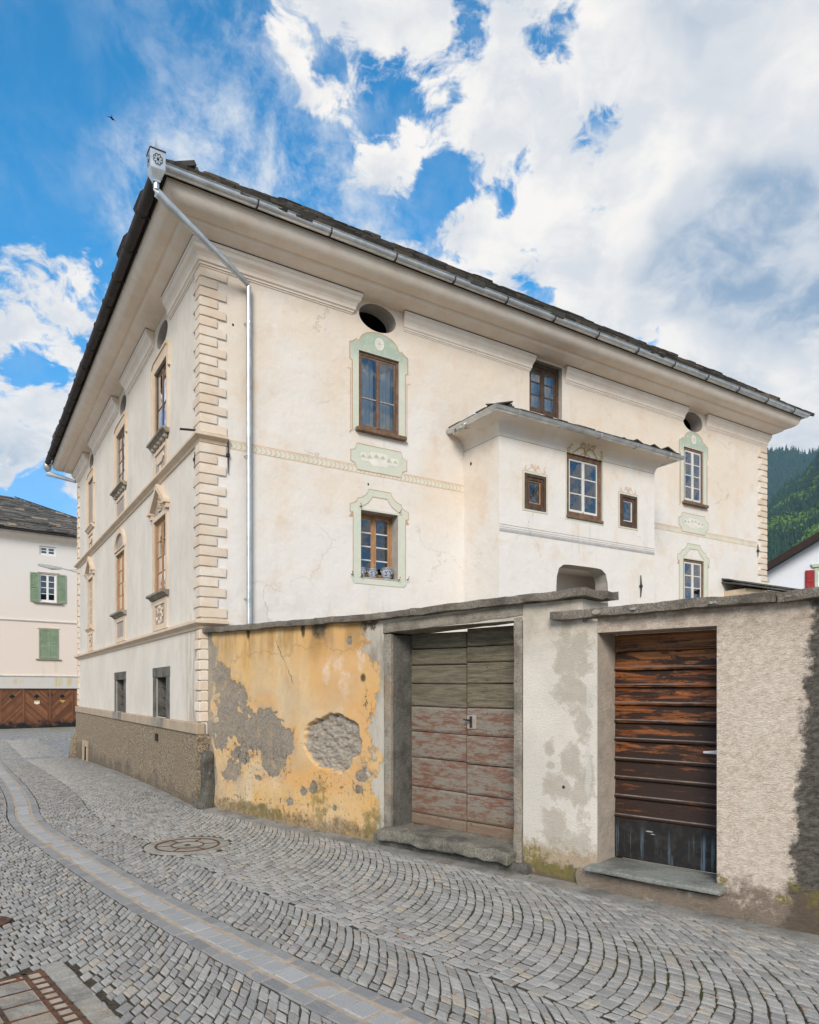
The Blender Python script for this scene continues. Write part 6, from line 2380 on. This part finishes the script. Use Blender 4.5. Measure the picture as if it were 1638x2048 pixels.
shutter(-.50, -.06, 6.48, 8.05, .03)
shutter(.83, 1.29, 6.48, 8.05, .03)
shutter(-.06, .42, 3.40, 4.99, .01)
shutter(.43, .90, 3.40, 4.99, .01)
for (a, b, z) in ((-.22, 1.05, 3.30), (-.14, .98, 5.02), (-.14, .98, 8.08)):
    m = MB(G)
    m.cbox(a, b, -.01, .10 if z < 4 else .04, z, z + .055, .01)
    m.build('window_sill' if z < 4 else 'window_head', 'sill_stone' if z < 4 else 'trim', lh)
# garage doors of boards laid in chevrons
def garage_leaf(a, b, sg, diamond=True, sign=None):
    c, d = -.42, 1.70
    y = -.12
    leaf = bpy.data.objects.new('garage_door', None)
    COL.objects.link(leaf)
    leaf.parent = lh
    m = MB(G)
    m.ring([(a, c), (b, c), (b, d), (a, d)], [(a + .05, c + .22), (b - .05, c + .22), (b - .05, d - .07), (a + .05, d - .07)], y - .02, y + .03)
    m.build('frame', 'garage', leaf)
    A, B_, C_, D_ = a + .05, b - .05, c + .22, d - .07
    w_ = B_ - A
    pitch = .125
    k = C_ - w_
    while k < D_:
        # a slanting board clipped to the panel
        lo = [(A, k), (A, k + pitch - .012), (B_, k + w_ + pitch - .012), (B_, k + w_)]
        if sg < 0:
            lo = [(A + B_ - x, z) for x, z in lo]
        def clip(poly, zc, keep_above):
            out = []
            for (p0, p1) in zip(poly, poly[1:] + poly[:1]):
                i0 = (p0[1] >= zc) == keep_above
                i1 = (p1[1] >= zc) == keep_above
                if i0:
                    out.append(p0)
                if i0 != i1:
                    f = (zc - p0[1]) / (p1[1] - p0[1])
                    out.append((p0[0] + (p1[0] - p0[0]) * f, zc))
            return out
        q = clip(lo, C_, True)
        q = clip(q, D_, False) if len(q) > 2 else q
        if len(q) > 2:
            m = MB(G)
            m.prism(q, y - .01, y + .012 + RNG.uniform(0, .006))
            m.build('board', 'garage', leaf)
        k += pitch
    if diamond:
        x, z = (a + b) / 2, 1.30
        m = MB(G)
        m.prism([(x - .155, z), (x, z - .13), (x + .155, z), (x, z + .13)], y + .02, y + .03)
        m.build('diamond_window', 'black', leaf)
        m = MB(G)
        m.ring([(x - .19, z), (x, z - .16), (x + .19, z), (x, z + .16)], [(x - .155, z), (x, z - .13), (x + .155, z), (x, z + .13)], y + .02, y + .036)
        m.build('window_frame', 'wood_brown', leaf)
    if sign:
        x = (a + b) / 2 + .02
        m = MB(G)
        m.cbox(x - .14, x + .14, y + .02, y + .035, 1.02, 1.085, .004)
        m.build('sign', 'brass', leaf)
        m = MB(G)
        if sign == 1:
            m.box(x - .13, x + .13, y + .02, y + .030, .90, 1.015)
            m.box(x - .05, x + .05, y + .02, y + .032, .865, .90)
        else:
            m.box(x - .06, x + .06, y + .02, y + .030, .955, 1.015)
        m.build('notice', 'paper' if sign == 1 else 'brass', leaf)


garage_leaf(-3.15, -1.94, 1, False)
garage_leaf(-1.92, -.76, 1)
garage_leaf(-.75, .44, -1, sign=1)
garage_leaf(.58, 1.70, 1, sign=2)
garage_leaf(1.72, 2.90, -1)
garage_leaf(3.05, 4.2, 1)
m = MB(G)
m.cbox(.445, .575, -.15, -.06, -.42, 1.73, .01)
m.build('garage_post', 'garage', lh)
for x in (.43, .59):
    m = MB(G)
    m.cbox(x - .03, x + .03, -.09, -.07, 1.30, 1.52, .006)
    m.build('hinge', 'iron', lh)
m = MB(G)
m.box(-14, 5.0, -.30, -.155, -.6, 1.74)
m.build('garage_lining', 'garage', lh)
# roof
ez = 10.22
bp_ = math.tan(R(26))
E5 = 6.05
m = MB()
m.faces([(-14, -.55, ez), (E5, -.55, ez), (E5, 12, ez), (-14, 12, ez), (-14, 5.7, ez + 6.25 * bp_), (E5 - 6.25, 5.7, ez + 6.25 * bp_)], [(0, 1, 5, 4), (1, 2, 5), (2, 3, 4, 5), (3, 0, 4), (0, 1, 2, 3)])
m.cur = .3
lr = m.build('roof', 'slate', lh)
sl_ = MB()
cs3, sn3 = math.cos(R(26)), math.sin(R(26))
for k in range(34):
    up = k * .20
    x = -13.5
    xe = E5 - up * cs3 - .1
    while x < xe:
        wd = RNG.uniform(.30, .85)
        if x > -7:
            th = RNG.uniform(.03, .07)
            sl_.cur = RNG.random()
            u0, u1 = up - .05 + RNG.uniform(-.06, .06), up + .32
            xb = min(x + wd - .01, xe)
            lift = .01 + RNG.uniform(0, .03)
            P = []
            for q in (lift, lift + th):
                for (px, L) in ((x, u0), (xb, u0 + RNG.uniform(-.03, .03)), (xb, u1), (x, u1)):
                    P.append((px, -.60 + L * cs3 - q * sn3, ez + L * sn3 + (q - (L - u0) * .08) * cs3))
            sl_.faces(P, [(0, 1, 2, 3), (4, 5, 6, 7), (0, 1, 5, 4), (1, 2, 6, 5), (3, 0, 4, 7)])
        x += wd
sl_.build('slates', 'slate', lr, kind='stuff', fix=False)
m = MB()
m.tube([(E5, -.55, ez + .10), (E5 - 6.25, 5.7, ez + 6.25 * bp_ + .12)], .035, 6)
m.build('hip_rod', 'iron', lr)
m = MB(G)
m.sweep([((-14, 0), (0, 1)), ((E5, 0), (0, 1))], [(.58 + .09 * math.cos(R(a)), ez - .03 + .09 * math.sin(R(a))) for a in range(-180, 1, 20)], cap=False)
m.build('gutter', 'darkgutter', lh, smooth=50)
m = MB(G)
m.tube([(-13, .25, ez + .42), (E5 - .8, .25, ez + .42)], .02, 6)
for k in range(14):
    m.tube([(-12.5 + k * 1.3, .25, ez + .05), (-12.5 + k * 1.3, .25, ez + .42)], .012, 5)
m.build('snow_guard', 'rust', lh)

# ------------------------------------------------------------------ white house with the red shutter
wh = thing('white_house', 'white gabled house with dark eaves and a red shutter behind the wall', 'house', (15.2, 30.0, 0), math.atan2(-.456, .89))
f = lambda s: 6.66 + .592 * s
m = MB(G)
m.faces([(.0, 0, -.8), (12, 0, -.8), (12, 0, f(6)), (6, 0, f(6)), (0, 0, f(0))], [(0, 1, 2, 3, 4)]) if False else m.faces([(.0, 0, -.8), (12, 0, -.8), (12, 0, f(0)), (6, 0, f(6)), (0, 0, f(0))], [(0, 1, 2, 3, 4)])
m.build('gable_wall', 'white_wall', wh)
m = MB()
m.face([(0, 0, -.8), (0, 9, -.8), (0, 9, f(0)), (0, 0, f(0))])
m.build('side_wall', 'white_wall', wh)
for sg in (0, 1):
    X = (lambda s: s) if sg == 0 else (lambda s: 12 - s)
    m = MB(G)
    m.faces([(X(-.9), .7, f(-.9)), (X(6), .7, f(6)), (X(6), .7, f(6) + .28), (X(-.9), .7, f(-.9) + .28), (X(-.9), -9, f(-.9)), (X(6), -9, f(6)), (X(6), -9, f(6) + .28), (X(-.9), -9, f(-.9) + .28)],
            [(0, 1, 2, 3), (4, 5, 6, 7), (0, 1, 5, 4), (2, 3, 7, 6), (0, 3, 7, 4)])
    m.build('roof_slope', 'brownboard', wh)
for k in range(5):
    m = MB(G)
    m.cbox(0, .13 if k % 2 == 0 else .06, -.01, .006, 6.22 - k * .19, 6.36 - k * .19, .003)
    m.build('painted_quoin', 'paint_green2', wh)
m = MB(G)
m.ring([(1.80, 4.6), (2.75, 4.6), (2.75, 6.72), (1.80, 6.72)], [(1.92, 4.6), (2.63, 4.6), (2.63, 6.60), (1.92, 6.60)], -.01, .04)
m.build('window_surround', 'paint_green2', wh)
m = MB(G)
m.prism([(1.72, 6.73), (2.83, 6.73), (2.90, 6.86), (1.65, 6.86)], -.01, .10)
m.build('window_hood', 'paint_green2', wh)
m = MB(G)
m.cbox(1.45, 1.78, .045, .085, 4.9, 6.62, .01)
sh = m.build('red_shutter', 'red', wh)
for z in (5.0, 5.55, 6.10):
    m = MB(G)
    m.cbox(1.50, 1.73, .08, .105, z, z + .44, .015)
    m.build('shutter_panel', 'red', sh)
m = MB(G)
m.box(1.92, 2.63, -.05, -.02, 4.6, 6.6)
m.build('window', 'black', wh)

# ------------------------------------------------------------------ low garden shed with slab roof
sp = Vector((CX, CY)) + D2 * 11.95 + Vector((-D1.x, -D1.y)) * .55
sd = thing('garden_shed', 'low plastered lean-to with mossy slab roof beside the far corner', 'shed', (sp.x, sp.y, 0), HOUSE_RZ - R(4))
m = MB(G)
m.box(.05, 6.0, -1.2, 0, -.5, 3.93)
m.build('wall', 'shedwall', sd)
for k in range(2):
    x = -.05
    while x < 6:
        wd = RNG.uniform(.5, .9)
        rough('roof_slab', 'slate', sd, x, x + wd - .02, -1.1 + k * .4 - .3 * k, .16 - .40 * k, 3.95 + .07 * k, 4.00 + .07 * k, G, (5, 4, 1), .012, 4, x + k, 60, .015,
              taper=lambda s, o, z: (s, o, z + (.16 - o) * .22 - .02 * s), rnd=RNG.uniform(.2, 1))
        x += wd

# ------------------------------------------------------------------ forested mountain
def hill(az, r):
    """height of the near slope at bearing az (degrees right of the view axis)"""
    crest = 1560 + 9 * (az - 28)
    n1_ = mnoise.noise(Vector((az * .35, r * .0016, 1.7))) * 40 + mnoise.noise(Vector((az * .9, r * .004, 4.2))) * 14
    top = 335 + (az - 26.6) * 32 + (mnoise.noise(Vector((az * .6, 0, 9.1))) * 14)
    t_ = max(0, min(1.02, (r - 520) / (crest - 520)))
    return -6 + (top + 6) * t_ ** .92 + n1_ * min(1, t_ * 3) * (1 - t_ * .6)


def far_h(az, r):
    t_ = max(0, (r - 1700) / 1100)
    return -20 + (805 + 14 * math.sin((az - 25.5) * .9) + 22 * mnoise.noise(Vector((az * .7, 2, 3)))) * min(1.1, t_)


def terrain(nm, fn, r0, r1, nr, a0, a1, na):
    m = MB()
    for i in range(na + 1):
        az = a0 + (a1 - a0) * i / na
        for j in range(nr + 1):
            r = r0 + (r1 - r0) * j / nr
            m.v.append((r * math.sin(R(az)), r * math.cos(R(az)), fn(az, r)))
    for i in range(na):
        for j in range(nr):
            b = i * (nr + 1) + j
            m.f.append([b, b + nr + 1, b + nr + 2, b + 1])
            m.rnd.append(None)
    return m.build(nm, 'hillside', smooth=True, kind='structure')


terrain('hillside', hill, 520, 1680, 26, 12, 58, 60)
terrain('mountain_ridge', far_h, 1700, 3000, 16, 12, 50, 60)
fo = MB()


def conifer(x, y, z, h, r, rd):
    fo.cur = rd
    b = len(fo.v)
    tiers = 5
    a0 = RNG.uniform(0, 6)
    for k in range(tiers):
        zb_ = z + h * (.06 + .17 * k)
        zt = z + h * min(1.0, .36 + .17 * k)
        rr = r * (1 - k / (tiers + .4)) * RNG.uniform(.8, 1.15)
        b = len(fo.v)
        n_ = 7
        fo.v.append((x, y, zt))
        for i in range(n_):
            a = a0 + k + 6.283 * i / n_
            q = rr * (1.0 if i % 2 else .62) * RNG.uniform(.8, 1.15)
            fo.v.append((x + q * math.cos(a), y + q * math.sin(a), zb_ + RNG.uniform(-.3, .3)))
        for i in range(n_):
            fo.f.append([b, b + 1 + i, b + 1 + (i + 1) % n_])
            fo.rnd.append(rd)


def broadleaf(x, y, z, h, r, rd):
    fo.cur = rd
    for k in range(26):
        th, ph = RNG.uniform(0, 6.283), math.acos(RNG.uniform(-1, 1))
        c = Vector((x + r * .8 * math.sin(ph) * math.cos(th), y + r * .8 * math.sin(ph) * math.sin(th), z + h * .6 + h * .36 * math.cos(ph)))
        s_ = r * RNG.uniform(.28, .5)
        P = [c + Vector((RNG.uniform(-1, 1), RNG.uniform(-1, 1), RNG.uniform(-1, 1))) * s_ for _ in range(4)]
        fo.faces([tuple(p_) for p_ in P], [(0, 1, 2), (0, 2, 3), (0, 1, 3), (1, 2, 3)])


for i in range(8000):
    az = RNG.uniform(22, 38)
    r = 560 + 1060 * RNG.random() ** .75
    z = hill(az, r)
    x, y = r * math.sin(R(az)), r * math.cos(R(az))
    lush = mnoise.noise(Vector((x * .011, y * .011, z * .012))) + .25 - (z / 700)
    if lush + RNG.uniform(-.25, .25) > .10:
        broadleaf(x, y, z - 1, RNG.uniform(8, 14), RNG.uniform(4, 7), RNG.uniform(.65, 1))
    else:
        conifer(x, y, z - 1, RNG.uniform(13, 24), RNG.uniform(3.2, 5), RNG.uniform(0, .6))
for i in range(3500):
    az = RNG.uniform(24, 34)
    r = 2000 + 900 * RNG.random() ** .5
    z = far_h(az, r)
    conifer(r * math.sin(R(az)), r * math.cos(R(az)), z - 1, RNG.uniform(18, 30), RNG.uniform(4.5, 7), RNG.uniform(0, .6))
fb_ = fo.build('mountain_forest', 'leaf', kind='stuff', fix=False)
fb_['label'] = 'dense forest of conifers and bright broadleaf trees on the mountain'

# ------------------------------------------------------------------ a swift in the sky
bd_ = thing('bird', 'small dark bird gliding in the blue sky left of the roof', 'bird', (-16.9, 40.0, 34.15), R(15))
m = MB()
m.v = [(-.30, 0, .05), (-.14, .05, .07), (0, .09, 0), (.16, .05, -.06), (.26, 0, -.26), (.14, -.03, -.10), (0, -.09, -.02), (-.14, -.03, .035)]
m.v += [(x, y, z - .025 if 0 < i < 7 and i != 4 else z) for i, (x, y, z) in enumerate(m.v)]
m.f = [[0, 1, 7], [1, 2, 6, 7], [2, 3, 5, 6], [3, 4, 5], [8, 9, 15], [9, 10, 14, 15], [10, 11, 13, 14], [11, 12, 13]] + [[i, (i + 1) % 8, 8 + (i + 1) % 8, 8 + i] for i in range(8)]
m.rnd = [None] * len(m.f)
m.build('wings', 'bird', bd_)
m = MB()
m.tube([(0, .17, .0), (0, .10, -.01), (0, -.05, -.02), (0, -.22, -.01)], [.012, .04, .035, .008], 8)
m.build('body', 'bird', bd_)

# ------------------------------------------------------------------ air of the valley
HAZE = .00009
hz = MB()
hz.box(-3200, 3200, -3200, 3600, -2.0, 1250)
hz_o = None
mh_ = bpy.data.materials.new('haze')
mh_.use_nodes = True
t_ = mh_.node_tree
t_.nodes.clear()
nh = NB(t_)
pvn = nh.nd('ShaderNodeVolumePrincipled', {'Color': (.42, .70, 1.0), 'Density': HAZE, 'Anisotropy': .0})
oo = t_.nodes.new('ShaderNodeOutputMaterial')
t_.links.new(pvn.outputs[0], oo.inputs['Volume'])
hz_o = hz.build('haze', mh_, kind='stuff')
hz_o['label'] = 'thin blue haze in the mountain air'
